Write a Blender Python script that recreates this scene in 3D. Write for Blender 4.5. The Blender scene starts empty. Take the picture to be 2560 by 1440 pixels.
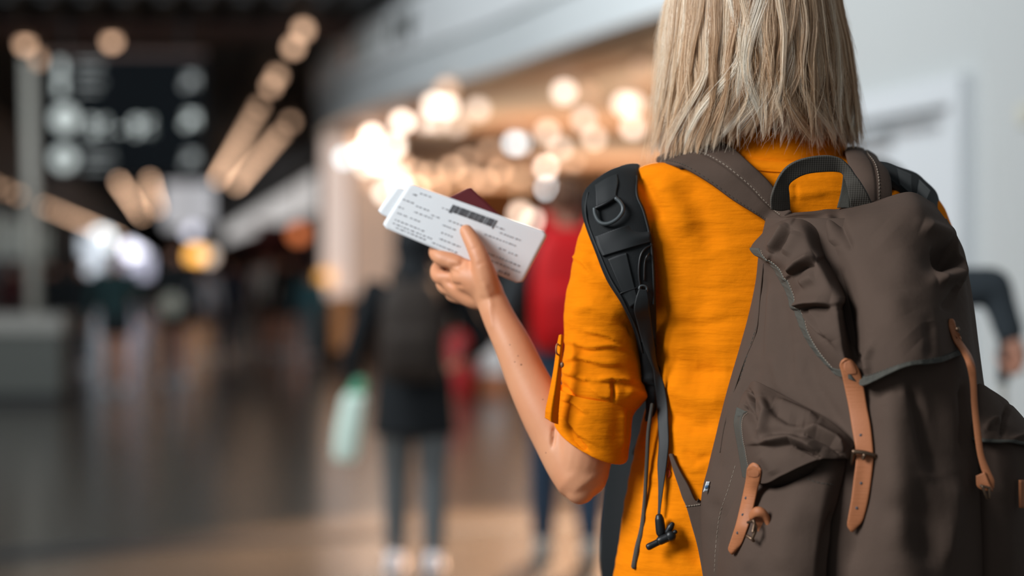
import bpy, bmesh, math, random
import numpy as np
from mathutils import Vector, noise
from mathutils.bvhtree import BVHTree
random.seed(7); rng = np.random.default_rng(7)
C = bpy.context.scene.collection
S = bpy.context.scene
PI = math.pi

# ---------------------------------------------------------------- camera
CZ, F, D0 = 1.45, 4978.0, 2.33          # camera height, focal length in pixels of the 2560 frame, distance of the woman's back
cam = bpy.data.cameras.new('camera'); cam.lens = 70.0; cam.sensor_width = 36.0
cam.shift_y = -70.0/2560
cam.dof.use_dof = True; cam.dof.focus_distance = 2.26; cam.dof.aperture_fstop = 2.05
cam.clip_end = 400
co = bpy.data.objects.new('camera', cam); C.objects.link(co)
co.location = (0, 0, CZ); co.rotation_euler = (PI/2, 0, 0); S.camera = co

# ---------------------------------------------------------------- sky, assumed and added lights, exposure
S.view_settings.view_transform = 'Standard'; S.view_settings.look = 'None'
S.view_settings.exposure = 0.0; S.view_settings.gamma = 1.0; S.view_settings.use_curve_mapping = False
w = bpy.data.worlds.new('sky'); S.world = w; w.use_nodes = True
w.node_tree.nodes['Background'].inputs[0].default_value = (0.80, 0.88, 0.95, 1)
w.node_tree.nodes['Background'].inputs[1].default_value = 0.21
S.cycles.use_denoising = True
S.cycles.max_bounces = 8

def area(name, loc, target, sx, sy, power, col):
    l = bpy.data.lights.new(name, 'AREA'); l.shape = 'RECTANGLE'; l.size = sx; l.size_y = sy
    l.energy = power; l.color = col
    o = bpy.data.objects.new(name, l); C.objects.link(o); o.location = loc
    o.rotation_euler = (Vector(target)-Vector(loc)).to_track_quat('-Z', 'Y').to_euler()
    return o
area('window_daylight', (-4.7, -0.25, 4.4), (0.5, 2.4, 1.25), 2.8, 2.4, 520, (0.96, 0.98, 1.0))  # assumed soft key light from the upper left, no window is built there
area('skylight_daylight', (-5.5, 8.5, 6.5), (-0.6, 19.0, 3.4), 7.0, 4.0, 1150, (0.92, 0.97, 1.0))  # added fill light to brighten the canopy fascia and the hall around it
def spot(name, loc, target, power, col, ang, blend=.7, r=.15):
    l = bpy.data.lights.new(name, 'SPOT'); l.energy = power; l.color = col; l.spot_size = math.radians(ang); l.spot_blend = blend; l.shadow_soft_size = r
    o = bpy.data.objects.new(name, l); C.objects.link(o); o.location = loc; o.rotation_euler = (Vector(target)-Vector(loc)).to_track_quat('-Z', 'Y').to_euler()
spot('canopy_downlight', (0.9, 13.2, 3.1), (-0.2, 9.9, 0), 7000, (1.0, .60, .36), 44)  # added warm spot that brightens the peach patch of floor
# added warm fill lights facing up, to brighten the underside of the shop canopy
for k, (x, y, p) in enumerate([(3.0, 20, 150), (0.8, 26, 150), (2.0, 36, 240), (-1.0, 47, 260)]):
    area('cove_light', (x, y, 1.9), (x, y+.01, 3.2), 3.0, 3.0, p, (1.0, 0.68, 0.42))

# ---------------------------------------------------------------- helpers
def W(px, py, dy=0.0):
    Y = D0+dy
    return np.array([(px-1280)/F*Y, Y, CZ-(py-650)/F*Y])
def at(px, py, Y):
    return np.array([(px-1280)/F*Y, Y, CZ-(py-650)/F*Y])
def WW(P):
    P = np.asarray(P, float); Y = D0+P[..., 2]
    return np.stack([(P[..., 0]-1280)/F*Y, Y, CZ-(P[..., 1]-650)/F*Y], -1)
def to_px(V):
    return 1280+V[..., 0]/V[..., 1]*F, 650-(V[..., 2]-CZ)/V[..., 1]*F
VP = (430-1280)/F                                     # the concourse runs along (VP, 1)
def hall(lat, Y, z=0.0):                              # a point of the concourse: offset to its axis, distance, height
    return np.array([VP*Y+lat, Y, z])
def floor_Y(py): return CZ*F/(py-650)

def cr(P, n, closed=False):
    P = np.asarray(P, float); k = len(P)
    if k < 3 and not closed:
        t = np.linspace(0, 1, n).reshape((n,)+(1,)*(P.ndim-1)); return P[0]*(1-t)+P[-1]*t
    t = np.linspace(0, k if closed else k-1, n, endpoint=not closed)
    i = np.floor(t).astype(int)
    if not closed: i = np.minimum(i, k-2)
    f = (t-i).reshape((n,)+(1,)*(P.ndim-1))
    if closed:
        g = lambda j: P[j % k]
    else:
        Q = np.concatenate([[2*P[0]-P[1]], P, [2*P[-1]-P[-2]]]); g = lambda j: Q[j+1]
    p0, p1, p2, p3 = g(i-1), g(i), g(i+1), g(i+2)
    return 0.5*(2*p1+(p2-p0)*f+(2*p0-5*p1+4*p2-p3)*f**2+(3*p1-p0-3*p2+p3)*f**3)

def grid_interp(ctrl, nr, nc):
    G = cr(np.asarray(ctrl, float), nr)
    return np.swapaxes(cr(np.swapaxes(G, 0, 1), nc), 0, 1)
def grid_normals(G):
    du = np.gradient(G, axis=1); dv = np.gradient(G, axis=0)
    n = np.cross(du, dv); n /= np.linalg.norm(n, axis=-1, keepdims=True)+1e-12
    return n
def cam_facing(G, n):
    v = np.array([0, 0, CZ])-G
    s = np.sign((n*v).sum(-1).mean()); return n*(s if s else 1)

def strokes(V, st):
    x, y = to_px(V); out = np.zeros(x.shape)
    for sk in st:
        pts, w_, a = sk[:3]; tuck = len(sk) > 3
        pts = np.asarray(pts, float); seg = np.linalg.norm(np.diff(pts, axis=0), axis=1); tot = seg.sum(); acc = 0
        best = np.full(x.shape, 1e9); sg = np.zeros(x.shape); tt = np.zeros(x.shape)
        for k in range(len(pts)-1):
            d = pts[k+1]-pts[k]; L2 = (d**2).sum()+1e-9
            t = np.clip(((x-pts[k, 0])*d[0]+(y-pts[k, 1])*d[1])/L2, 0, 1)
            dd = np.hypot(x-pts[k, 0]-t*d[0], y-pts[k, 1]-t*d[1])
            m = dd < best; sg = np.where(m, (d[0]*(y-pts[k, 1])-d[1]*(x-pts[k, 0]))/math.sqrt(L2), sg); best = np.where(m, dd, best); tt = np.where(m, (acc+t*seg[k])/tot, tt); acc += seg[k]
        prof = np.exp(-(best/w_)**2) if not tuck else np.exp(-(best/w_)**2)*(1/(1+np.exp(np.clip(sg/1.3, -30, 30)))*1.35-.35)
        out += a*prof*np.clip(np.sin(PI*np.clip(tt, .04, .96))*1.6, 0, 1)
    return out

def shell(G, th, n=None):
    """closed sheet of thickness th; the grid is the outer side"""
    nr, nc = G.shape[:2]
    if n is None: n = cam_facing(G, grid_normals(G))
    B = G-n*th; V = np.concatenate([G.reshape(-1, 3), B.reshape(-1, 3)]); o = nr*nc; Fc = []
    for r in range(nr-1):
        for c in range(nc-1):
            a = r*nc+c; Fc.append((a, a+1, a+nc+1, a+nc)); Fc.append((o+a, o+a+nc, o+a+nc+1, o+a+1))
    for c in range(nc-1):
        Fc.append((c, o+c, o+c+1, c+1)); a = (nr-1)*nc+c; Fc.append((a, a+1, o+a+1, o+a))
    for r in range(nr-1):
        a = r*nc; Fc.append((a, a+nc, o+a+nc, o+a)); a = r*nc+nc-1; Fc.append((a, o+a, o+a+nc, a+nc))
    return V, Fc
def loft(rings, cap=True):
    R = np.asarray(rings, float); nr, n = R.shape[:2]; V = R.reshape(-1, 3); Fc = []
    for r in range(nr-1):
        for c in range(n):
            a, b = r*n+c, r*n+(c+1) % n; Fc.append((a, b, b+n, a+n))
    if cap:
        V = np.concatenate([V, [R[0].mean(0)], [R[-1].mean(0)]]); k = nr*n
        for c in range(n):
            Fc.append((k, (c+1) % n, c)); a = (nr-1)*n; Fc.append((k+1, a+c, a+(c+1) % n))
    return V, Fc
def tube(P, rad, n=14, sm=4, flat=None, rnd=True):
    """tube along points P with radii; flat = (axis vector, factor) squashes the section along that axis"""
    P = np.asarray(P, float); rad = np.asarray(rad, float)
    if rad.ndim == 0: rad = np.full(len(P), float(rad))
    m = (len(P)-1)*sm+1; Q = cr(P, m); r = cr(rad[:, None], m)[:, 0]
    T = np.gradient(Q, axis=0); T /= np.linalg.norm(T, axis=1, keepdims=True)+1e-12
    if rnd:
        e0, e1 = T[0]*r[0], T[-1]*r[-1]
        Q = np.concatenate([[Q[0]-e0*.75], [Q[0]-e0*.45], Q, [Q[-1]+e1*.45], [Q[-1]+e1*.75]])
        r = np.concatenate([[r[0]*.45], [r[0]*.85], r, [r[-1]*.85], [r[-1]*.45]])
        T = np.concatenate([[T[0]], [T[0]], T, [T[-1]], [T[-1]]])
    up = np.array([0, 0, 1.]) if abs(T[0][2]) < .9 else np.array([1., 0, 0])
    a = np.cross(T[0], up); a /= np.linalg.norm(a); rings = []
    th = np.linspace(0, 2*PI, n, endpoint=False)
    for q, t, rr in zip(Q, T, r):
        a = a-t*(a@t); a /= np.linalg.norm(a); b = np.cross(t, a)
        ring = (np.cos(th)[:, None]*a+np.sin(th)[:, None]*b)*rr
        if flat is not None:
            ax = np.asarray(flat[0], float); ax = ax/np.linalg.norm(ax); ring -= (ring@ax)[:, None]*ax*(1-flat[1])
        rings.append(q+ring)
    return loft(rings)
def ell(c, r, n=20, m=12):
    th = np.linspace(0, 2*PI, n, endpoint=False); R = []
    for ph in np.linspace(-PI/2+.12, PI/2-.12, m):
        R.append(np.stack([c[0]+r[0]*np.cos(ph)*np.cos(th), c[1]+r[1]*np.cos(ph)*np.sin(th), np.full(n, c[2]+r[2]*np.sin(ph))], 1))
    return loft(R)
def box(c, s):
    x, y, z = c; a, b, d = s[0]/2, s[1]/2, s[2]/2
    V = np.array([(x+i*a, y+j*b, z+k*d) for i in (-1, 1) for j in (-1, 1) for k in (-1, 1)])
    return V, [(0, 1, 3, 2), (4, 6, 7, 5), (0, 4, 5, 1), (2, 3, 7, 6), (0, 2, 6, 4), (1, 5, 7, 3)]
def cyl(a, b, r, n=20, r2=None):
    a, b = np.asarray(a, float), np.asarray(b, float); t = (b-a)/np.linalg.norm(b-a)
    up = np.array([0, 0, 1.]) if abs(t[2]) < .9 else np.array([1., 0, 0])
    u = np.cross(t, up); u /= np.linalg.norm(u); v = np.cross(t, u); th = np.linspace(0, 2*PI, n, endpoint=False)
    ring = np.cos(th)[:, None]*u+np.sin(th)[:, None]*v
    return loft([a+ring*r, b+ring*(r if r2 is None else r2)])
def prism(poly, base, ex, ey, ez, d):
    """polygon (u,v) on axes ex,ey at base, extruded along ez by d"""
    poly = np.asarray(poly, float); n = len(poly)
    A = base+poly[:, :1]*ex+poly[:, 1:]*ey; B = A+np.asarray(ez)*d
    V = np.concatenate([A, B]); Fc = [tuple(range(n-1, -1, -1)), tuple(range(n, 2*n))]
    for k in range(n): Fc.append((k, (k+1) % n, n+(k+1) % n, n+k))
    return V, Fc
def join(parts):
    Vs, Fs, o = [], [], 0
    for V, Fc in parts:
        Vs.append(V); Fs += [tuple(i+o for i in f) for f in Fc]; o += len(V)
    return np.concatenate(Vs), Fs

def world_loc(o):
    v = np.zeros(3)
    while o is not None: v += np.array(o.location); o = o.parent
    return v
def make_mesh(name, V, Fc, smooth=True):
    me = bpy.data.meshes.new(name); me.from_pydata([tuple(map(float, v)) for v in V], [], Fc); me.update()
    b = bmesh.new(); b.from_mesh(me); bmesh.ops.recalc_face_normals(b, faces=b.faces); b.to_mesh(me); b.free()
    if smooth: me.shade_smooth()
    return me
def put(name, VF, m, parent=None, smooth=True, local=False, **props):
    V, Fc = VF
    if parent is not None and not local: V = V-world_loc(parent)
    me = make_mesh(name, V, Fc, smooth); return link(name, me, m, parent, **props)
def link(name, me, m, parent=None, **props):
    o = bpy.data.objects.new(name, me); C.objects.link(o); me.materials.clear()
    if m: me.materials.append(m)
    if parent is not None: o.parent = parent
    for k, v in props.items(): o[k] = v
    return o
def thing(name, label, cat, loc=(0, 0, 0), group=None, rotz=0):
    o = bpy.data.objects.new(name, None); C.objects.link(o); o.location = tuple(map(float, loc)); o.rotation_euler = (0, 0, rotz)
    o.empty_display_size = .1
    o['label'] = label; o['category'] = cat
    if group: o['group'] = group
    return o
def tag(o, label, cat, group=None):
    o['label'] = label; o['category'] = cat
    if group: o['group'] = group
    return o
def remesh(parts, vox, smooth_it=6, factor=.6):
    V, Fc = join(parts); me = make_mesh('tmp', V, Fc); o = bpy.data.objects.new('tmp', me); C.objects.link(o)
    r = o.modifiers.new('r', 'REMESH'); r.mode = 'VOXEL'; r.voxel_size = vox
    if smooth_it:
        s = o.modifiers.new('s', 'SMOOTH'); s.iterations = smooth_it; s.factor = factor
    dg = bpy.context.evaluated_depsgraph_get(); dg.update()
    out = bpy.data.meshes.new_from_object(o.evaluated_get(dg)); bpy.data.objects.remove(o); out.shade_smooth()
    return out
def me_get(me):
    n = len(me.vertices); V = np.empty(n*3); me.vertices.foreach_get('co', V)
    N = np.empty(n*3); me.vertex_normals.foreach_get('vector', N)
    return V.reshape(-1, 3), N.reshape(-1, 3)
def me_set(me, V): me.vertices.foreach_set('co', V.reshape(-1)); me.update()
def me_shift(me, d):
    V, _ = me_get(me); me_set(me, V+np.asarray(d)); return me
def bvh_of(me):
    V = np.empty(len(me.vertices)*3); me.vertices.foreach_get('co', V)
    return BVHTree.FromPolygons([tuple(v) for v in V.reshape(-1, 3)], [tuple(p.vertices) for p in me.polygons])
def drape(bvhs, px, py, off, default=0.0):
    """a point seen at (px,py) lying off metres in front of the nearest modelled surface"""
    d = Vector(((px-1280)/F, 1, (650-py)/F)); d.normalize(); best = None
    for b in bvhs:
        h = b.ray_cast(Vector((0, 0, CZ)), d)
        if h[0] is not None and (best is None or h[3] < best[3]): best = h
    if best is None: return W(px, py, default)
    return W(px, py, best[0][1]-D0-off)

# ---------------------------------------------------------------- materials
def node_mat(name, col, rough=.6, metal=0.0, spec=.5, bump=None, var=None, coat=0, sheen=0, sss=0, trans=0, alpha=1):
    """bump: list of (kind, scale(3), strength, distance); var: (scale(3), amount, second colour)"""
    m = bpy.data.materials.new(name); m.use_nodes = True; nt = m.node_tree; b = nt.nodes['Principled BSDF']
    b.inputs['Base Color'].default_value = (*col, 1); b.inputs['Roughness'].default_value = rough
    b.inputs['Metallic'].default_value = metal; b.inputs['Specular IOR Level'].default_value = spec
    if coat: b.inputs['Coat Weight'].default_value = coat
    if sheen: b.inputs['Sheen Weight'].default_value = sheen
    if sss:
        b.inputs['Subsurface Weight'].default_value = sss; b.inputs['Subsurface Scale'].default_value = .012
        b.inputs['Subsurface Radius'].default_value = (1, .35, .2)
    if trans: b.inputs['Transmission Weight'].default_value = trans
    tc = nt.nodes.new('ShaderNodeTexCoord')
    def tex(kind, sc, det=4, rot=None):
        mp = nt.nodes.new('ShaderNodeMapping'); mp.inputs['Scale'].default_value = sc
        if rot: mp.inputs['Rotation'].default_value = rot
        nt.links.new(tc.outputs['Object'], mp.inputs[0])
        if kind == 'noise':
            t = nt.nodes.new('ShaderNodeTexNoise'); t.inputs['Scale'].default_value = 1; t.inputs['Detail'].default_value = det; o = t.outputs[0]
        elif kind == 'voronoi':
            t = nt.nodes.new('ShaderNodeTexVoronoi'); t.inputs['Scale'].default_value = 1; o = t.outputs[0]
        else:
            t = nt.nodes.new('ShaderNodeTexWave'); t.inputs['Scale'].default_value = 1; t.bands_direction = kind[-1].upper(); o = t.outputs[1]
        nt.links.new(mp.outputs[0], t.inputs[0]); return o
    if bump:
        prev = None
        for kind, sc, st, dist in bump:
            o = tex(kind, sc); bp = nt.nodes.new('ShaderNodeBump'); bp.inputs['Strength'].default_value = st
            bp.inputs['Distance'].default_value = dist; nt.links.new(o, bp.inputs['Height'])
            if prev: nt.links.new(prev, bp.inputs['Normal'])
            prev = bp.outputs[0]
        nt.links.new(prev, b.inputs['Normal'])
    if var:
        sc, amt, c2 = var; o = tex('noise', sc, 5); mx = nt.nodes.new('ShaderNodeMix'); mx.data_type = 'RGBA'
        rp = nt.nodes.new('ShaderNodeMapRange'); rp.inputs[1].default_value = .35; rp.inputs[2].default_value = .7
        rp.inputs[4].default_value = amt; nt.links.new(o, rp.inputs[0]); nt.links.new(rp.outputs[0], mx.inputs[0])
        mx.inputs[6].default_value = (*col, 1); mx.inputs[7].default_value = (*c2, 1); nt.links.new(mx.outputs[2], b.inputs['Base Color'])
    return m
def emit(name, col, st):
    m = bpy.data.materials.new(name); m.use_nodes = True; b = m.node_tree.nodes['Principled BSDF']
    b.inputs['Base Color'].default_value = (*[c*.6 for c in col], 1)
    b.inputs['Emission Color'].default_value = (*col, 1); b.inputs['Emission Strength'].default_value = st
    return m
M = {}
M['shirt'] = node_mat('orange_slub_cotton', (.84, .225, .0015), .9, spec=.08,
    bump=[('noise', (30, 30, 260), .32, .0020), ('noise', (1100, 1100, 1100), .4, .0006), ('noise', (16, 16, 90), .4, .004), ('noise', (12, 12, 18), .4, .010)],
    var=((40, 40, 420), .22, (.68, .165, .001)))
M['skin'] = node_mat('skin', (.70, .33, .175), .5, sss=.06, spec=.4, bump=[('noise', (300, 300, 300), .15, .0006)], var=((14, 14, 14), .6, (.62, .245, .12)))
M['mole'] = node_mat('mole_brown', (.22, .09, .05), .6)
M['lip'] = node_mat('lips', (.62, .25, .22), .4)
M['eye'] = node_mat('eye_white', (.8, .8, .78), .2)
M['canvas'] = node_mat('brown_waxed_canvas', (.088, .060, .046), .85, spec=.10,
    bump=[('noise', (1400, 1400, 1400), .3, .0004), ('noise', (28, 28, 28), .35, .004)], var=((9, 9, 9), .5, (.070, .049, .038)))
M['binding'] = node_mat('grey_green_binding_tape', (.060, .058, .047), .8, bump=[('noise', (1500, 1500, 1500), .4, .0005), ('noise', (60, 60, 60), .4, .003)])
M['thread'] = node_mat('pale_stitching', (.27, .22, .17), .8)
M['webbing'] = node_mat('dark_woven_webbing', (.060, .054, .044), .85, bump=[('wavex', (120, 120, 120), .22, .0008), ('wavez', (150, 150, 150), .22, .0008)])
M['leather'] = node_mat('tan_leather', (.41, .148, .058), .6, spec=.4, bump=[('noise', (30, 30, 700), .35, .001), ('noise', (400, 400, 400), .2, .0006)], var=((25, 25, 70), .6, (.40, .145, .06)))
M['leather_edge'] = node_mat('worn_leather_patch', (.40, .150, .065), .5)
M['brass'] = node_mat('aged_brass', (.20, .13, .085), .38, metal=.9)
M['blackfab'] = node_mat('black_nylon', (.0085, .0105, .0115), .7, spec=.28, bump=[('noise', (700, 700, 700), .35, .0006), ('wavex', (260, 20, 20), .35, .0006)])
M['blackweb'] = node_mat('black_smooth_webbing', (.010, .0125, .0135), .6, bump=[('wavez', (20, 20, 300), .25, .0004)])
M['plastic'] = node_mat('black_plastic', (.009, .010, .011), .42)
M['ring'] = node_mat('dark_grey_plastic_ring', (.055, .066, .070), .4)
M['paper'] = node_mat('white_ticket_card', (.80, .83, .85), .55, var=((60, 60, 60), .2, (.76, .80, .83)))
M['ink'] = node_mat('grey_print', (.38, .39, .41), .7)
M['inkdark'] = node_mat('black_print', (.09, .09, .10), .7)
M['passport'] = node_mat('burgundy_passport_cover', (.115, .008, .012), .5, bump=[('noise', (900, 900, 900), .3, .0004)])
M['pages'] = node_mat('passport_pages', (.7, .66, .6), .7)
M['denim'] = node_mat('blue_denim', (.03, .05, .085), .8)
M['dtrouser'] = node_mat('dark_trousers', (.03, .033, .04), .8)
M['shoe'] = node_mat('white_shoe', (.62, .62, .62), .5)
M['dshoe'] = node_mat('dark_shoe', (.03, .03, .033), .5)
M['horn'] = node_mat('horn_button', (.28, .14, .07), .3)
M['redthread'] = node_mat('dark_red_thread', (.35, .03, .01), .8)
M['tagw'] = node_mat('white_blue_woven_tag', (.65, .70, .74), .7)
M['tagb'] = node_mat('blue_tag_mark', (.09, .19, .33), .7)
M['grey'] = node_mat('grey_painted_metal', (.38, .37, .33), .5)
M['greylt'] = node_mat('light_grey_slab', (.22, .215, .195), .5)
M['planter'] = node_mat('grey_green_panel', (.052, .056, .049), .65)
M['black'] = node_mat('black_rubber', (.012, .014, .016), .7)
M['fascia'] = node_mat('white_fascia_panel', (.74, .78, .79), .45)
M['fascia_hi'] = node_mat('bright_fascia_panel', (.90, .93, .94), .45)
M['fascia_dk'] = node_mat('grey_green_fascia_top', (.20, .225, .21), .6)  # darker grey-green puts the shading of the fascia top into its colour
M['soffit'] = node_mat('brown_timber_soffit', (.34, .20, .13), .55, var=((.5, 8, 1), .5, (.27, .15, .095)))
M['soffitband'] = node_mat('grey_soffit_band', (.52, .45, .40), .5)
M['wallw'] = node_mat('white_wall_paint', (.47, .49, .485), .65, var=((.8, .8, .8), .3, (.44, .46, .455)))
M['doorw'] = node_mat('white_door_paint', (.60, .63, .65), .5)
M['doorgrey'] = node_mat('grey_door_closer', (.42, .44, .45), .4, metal=.3)
M['ceil'] = node_mat('charcoal_ceiling_slats', (.042, .043, .045), .7)
M['beam'] = node_mat('red_brown_beam', (.075, .030, .020), .6)
M['signb'] = node_mat('black_sign_board', (.005, .007, .009), .85, spec=.1)
M['signw'] = emit('backlit_white_symbol', (.62, .68, .66), .9)
M['signg'] = emit('backlit_grey_lettering', (.50, .53, .52), .28)
M['darkshop'] = node_mat('dark_shop_wall', (.035, .028, .026), .6)
M['redwall'] = node_mat('dark_red_shop_wall', (.12, .022, .018), .6)
M['orangewall'] = node_mat('orange_shop_wall', (.52, .21, .06), .6)
M['pinkpanel'] = None
M['greypanel'] = None
M['brownwood'] = node_mat('warm_brown_column', (.25, .14, .09), .5)
M['pinkpanel'] = emit('backlit_pale_pink_board', (1.0, .80, .70), .62); M['greypanel'] = emit('backlit_warm_grey_board', (1.0, .72, .55), .34)

# ================================================================ the woman in the orange shirt
def ring(cx, cy, dy, ax, ay, bx, by, bd, n=48, e=1.0):
    """closed ring: centre pixel + depth, A axis in pixels, B axis pixels and metres of depth"""
    th = np.linspace(0, 2*PI, n, endpoint=False)
    c = np.sign(np.cos(th))*np.abs(np.cos(th))**e; s = np.sign(np.sin(th))*np.abs(np.sin(th))**e
    P = np.stack([cx+ax*c+bx*s, cy+ay*c+by*s, dy+bd*s], 1); return WW(P)
def prings(rows, n=48, e=1.0, sub=4):
    R = cr(np.array(rows, float), (len(rows)-1)*sub+1)
    return loft([ring((a+b)/2, y, dy, (b-a)/2, 0, 0, 0, -ry, n, e) for y, a, b, dy, ry in R])

woman = thing('person', 'woman in an orange rolled-sleeve shirt seen from behind, blond bob, holding up a boarding pass', 'person', W(1950, 650, .12)*[1, 1, 0])

torso = [(385, 1800, 2110, .10, .055), (402, 1690, 2185, .10, .070), (416, 1606, 2222, .10, .082), (450, 1572, 2286, .105, .094),
         (520, 1556, 2334, .11, .105), (600, 1560, 2350, .115, .112), (720, 1592, 2335, .12, .12), (860, 1618, 2318, .12, .122),
         (980, 1622, 2310, .12, .122), (1070, 1600, 2318, .12, .124), (1193, 1569, 2335, .12, .128), (1360, 1545, 2360, .12, .135),
         (1440, 1533, 2370, .12, .138), (1600, 1512, 2390, .12, .142), (1700, 1505, 2395, .12, .140)]
def sleeve(rows):
    P = WW([(x, y, d) for x, y, d, r in rows]); return tube(P, [r*4.7e-4 for x, y, d, r in rows], 32, 4)
lsl = sleeve([(1690, 520, .10, 84), (1600, 535, .088, 104), (1556, 600, .082, 108), (1532, 690, .078, 110), (1513, 780, .075, 109), (1506, 860, .073, 99),
              (1507, 930, .073, 103), (1511, 985, .073, 108), (1508, 1018, .073, 86)])
rsl = sleeve([(2180, 520, .10, 84), (2265, 540, .10, 92), (2305, 600, .10, 86), (2328, 680, .10, 84), (2337, 780, .10, 84), (2338, 900, .10, 92), (2338, 1010, .10, 98)])
SH = remesh([prings(torso, 64, .86), lsl, rsl], .0025, 7)
V, N = me_get(SH)
sst = [ # soft folds of the shirt: polyline in the photograph, width px, height m (applied along the cloth's normal)
    ([(1640, 440), (1690, 520), (1725, 600)], 34, .006), ([(1700, 440), (1745, 520), (1790, 640)], 34, -.005), ([(1620, 520), (1660, 640), (1672, 780)], 24, .006),
    ([(1605, 440), (1625, 480), (1655, 560)], 16, -.004), ([(1700, 700), (1690, 860), (1700, 1000)], 30, .003), ([(1760, 640), (1740, 800), (1750, 1000)], 40, -.004),
    ([(1650, 880), (1730, 930), (1820, 925)], 26, -.005), ([(1655, 1020), (1730, 1065), (1800, 1060)], 20, -.005), ([(1650, 960), (1740, 1000), (1830, 1000)], 24, .005), ([(1660, 800), (1750, 815), (1840, 800)], 12, -.0018),
    ([(1700, 1120), (1740, 1150), (1780, 1140)], 10, -.0025), ([(1690, 1155), (1730, 1175), (1765, 1168)], 9, .002), ([(1690, 1380), (1660, 1330), (1700, 1280)], 26, .006),
    ([(1660, 1340), (1720, 1370), (1760, 1420)], 20, -.006), ([(1640, 1240), (1620, 1320), (1600, 1440)], 22, .004), ([(1590, 1150), (1580, 1300), (1565, 1440)], 18, -.003),
    # sleeve
    ([(1430, 700), (1490, 725), (1560, 745)], 16, -.003), ([(1420, 775), (1480, 765), (1560, 800)], 16, .004), ([(1470, 620), (1480, 660), (1530, 680)], 14, -.003), ([(1500, 640), (1540, 700)], 14, .003),
    ([(1580, 700), (1585, 780), (1598, 850)], 14, -.005), ([(1555, 800), (1575, 815), (1588, 840)], 9, -.005),
    ([(1412, 858), (1470, 872), (1530, 866), (1575, 880)], 11, .0045, 't'), ([(1450, 830), (1500, 838), (1560, 862)], 10, .0035, 't'), ([(1408, 905), (1450, 898), (1500, 912), (1560, 915)], 12, .005, 't'),
    ([(1404, 930), (1440, 945), (1480, 955)], 10, .005, 't'), ([(1490, 955), (1530, 950), (1590, 958)], 12, .006, 't'), ([(1406, 960), (1425, 985), (1440, 1000)], 6, -.005), ([(1532, 948), (1536, 975), (1534, 1006)], 4.5, -.007),
    ([(1560, 975), (1600, 985), (1622, 1000)], 13, .005), ([(1475, 972), (1500, 990), (1530, 1000)], 6, .004, 't'), ([(1420, 640), (1450, 655), (1480, 690)], 9, .003, 't'),
    # upper back right of the collar
    ([(1880, 420), (1960, 440), (2060, 436)], 12, -.002), ([(1900, 470), (1980, 490), (2080, 482)], 12, .002), ([(1990, 455), (1990, 510)], 6, -.0015), ([(2240, 460), (2225, 480)], 8, -.006)]
d = strokes(V, sst)*(N[:, 1] < .2)
px, py = to_px(V)
crk = np.array([noise.noise(Vector((v[0]*16+3*noise.noise(Vector(v*7)), v[1]*16, v[2]*75))) for v in V])
big = np.array([noise.noise(Vector((v[0]*10+2, v[1]*10, v[2]*7))) for v in V])
d += .0011*crk+.0030*big
V = V+N*d[:, None]; me_set(SH, V); SHB = bvh_of(SH)
me_shift(SH, -world_loc(woman)); shirt = link('shirt', SH, M['shirt'], woman)
# collar: stand and turned-down leaf
def collar_rings(rows): return [ring(1955+(y-340)*.02, y+sl, .10, a, 0, 0, s2, -b, 64, .95) for y, a, b, sl, s2 in rows]
R = [ring(1953, 402, .10, 176, 3, 0, 14, -.066, 64), ring(1953, 380, .10, 162, 3, 0, 10, -.063, 64), ring(1954, 345, .10, 148, 4, 0, 8, -.060, 64), ring(1955, 318, .10, 138, 4, 0, 6, -.058, 64),
     ring(1955, 312, .10, 142, 4, 0, 6, -.060, 64), ring(1955, 330, .10, 152, 4, 0, 8, -.063, 64), ring(1954, 368, .10, 165, 4, 0, 11, -.069, 64), ring(1954, 396, .10, 180, 4, 0, 15, -.073, 64), ring(1954, 401, .10, 181, 4, 0, 15, -.072, 64)]
put('collar', loft(R), M['shirt'], shirt)
put('back_seam', tube([drape([SHB], x, y, .0005) for x, y in [(1880, 424), (1950, 430), (2020, 428), (2075, 420)]], .0006, 6), M['shirt'], shirt)
# rolled cuff
CT = dict(n=170)
cuff = [ring(1494, 988, .072, 90, 14, 0, 16, -.047, **CT), ring(1490, 984, .072, 97, 17, 0, 18, -.050, **CT), ring(1486, 1010, .071, 97, 26, 2, 26, -.050, **CT),
        ring(1482, 1045, .070, 95, 34, 5, 34, -.049, **CT), ring(1479, 1080, .069, 94, 38, 8, 40, -.048, **CT), ring(1477, 1098, .068, 93, 40, 9, 44, -.047, **CT),
        ring(1477, 1101, .068, 88, 38, 9, 42, -.044, **CT), ring(1480, 1080, .069, 86, 34, 8, 38, -.043, **CT), ring(1488, 1010, .071, 88, 24, 2, 24, -.045, **CT)]
G = cr(np.array(cuff), 100)
CU = make_mesh('rolled_cuff', *loft(G))
V, N = me_get(CU)
V += N*(strokes(V, [([(1415, 1055), (1435, 1100), (1470, 1130)], 9, -.005), ([(1430, 1040), (1480, 1080), (1540, 1090)], 26, .0025), ([(1400, 1000), (1430, 1010), (1470, 1040)], 9, .003, 't'), ([(1405, 1040), (1440, 1085), (1500, 1120)], 8, .002, 't'), ([(1440, 1090), (1450, 1110), (1470, 1125)], 5, -.004), ([(1556, 1020), (1560, 1080), (1556, 1130)], 10, .004), ([(1569, 1020), (1564, 1080), (1562, 1130)], 5, -.004)])*(N[:, 1] < .3)
       + .0012*np.array([noise.noise(Vector((v[0]*20, v[1]*20, v[2]*40))) for v in V]))[:, None]
me_set(CU, V); CUB = bvh_of(CU); me_shift(CU, -world_loc(woman)); cuff_o = link('rolled_cuff', CU, M['shirt'], shirt)
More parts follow.
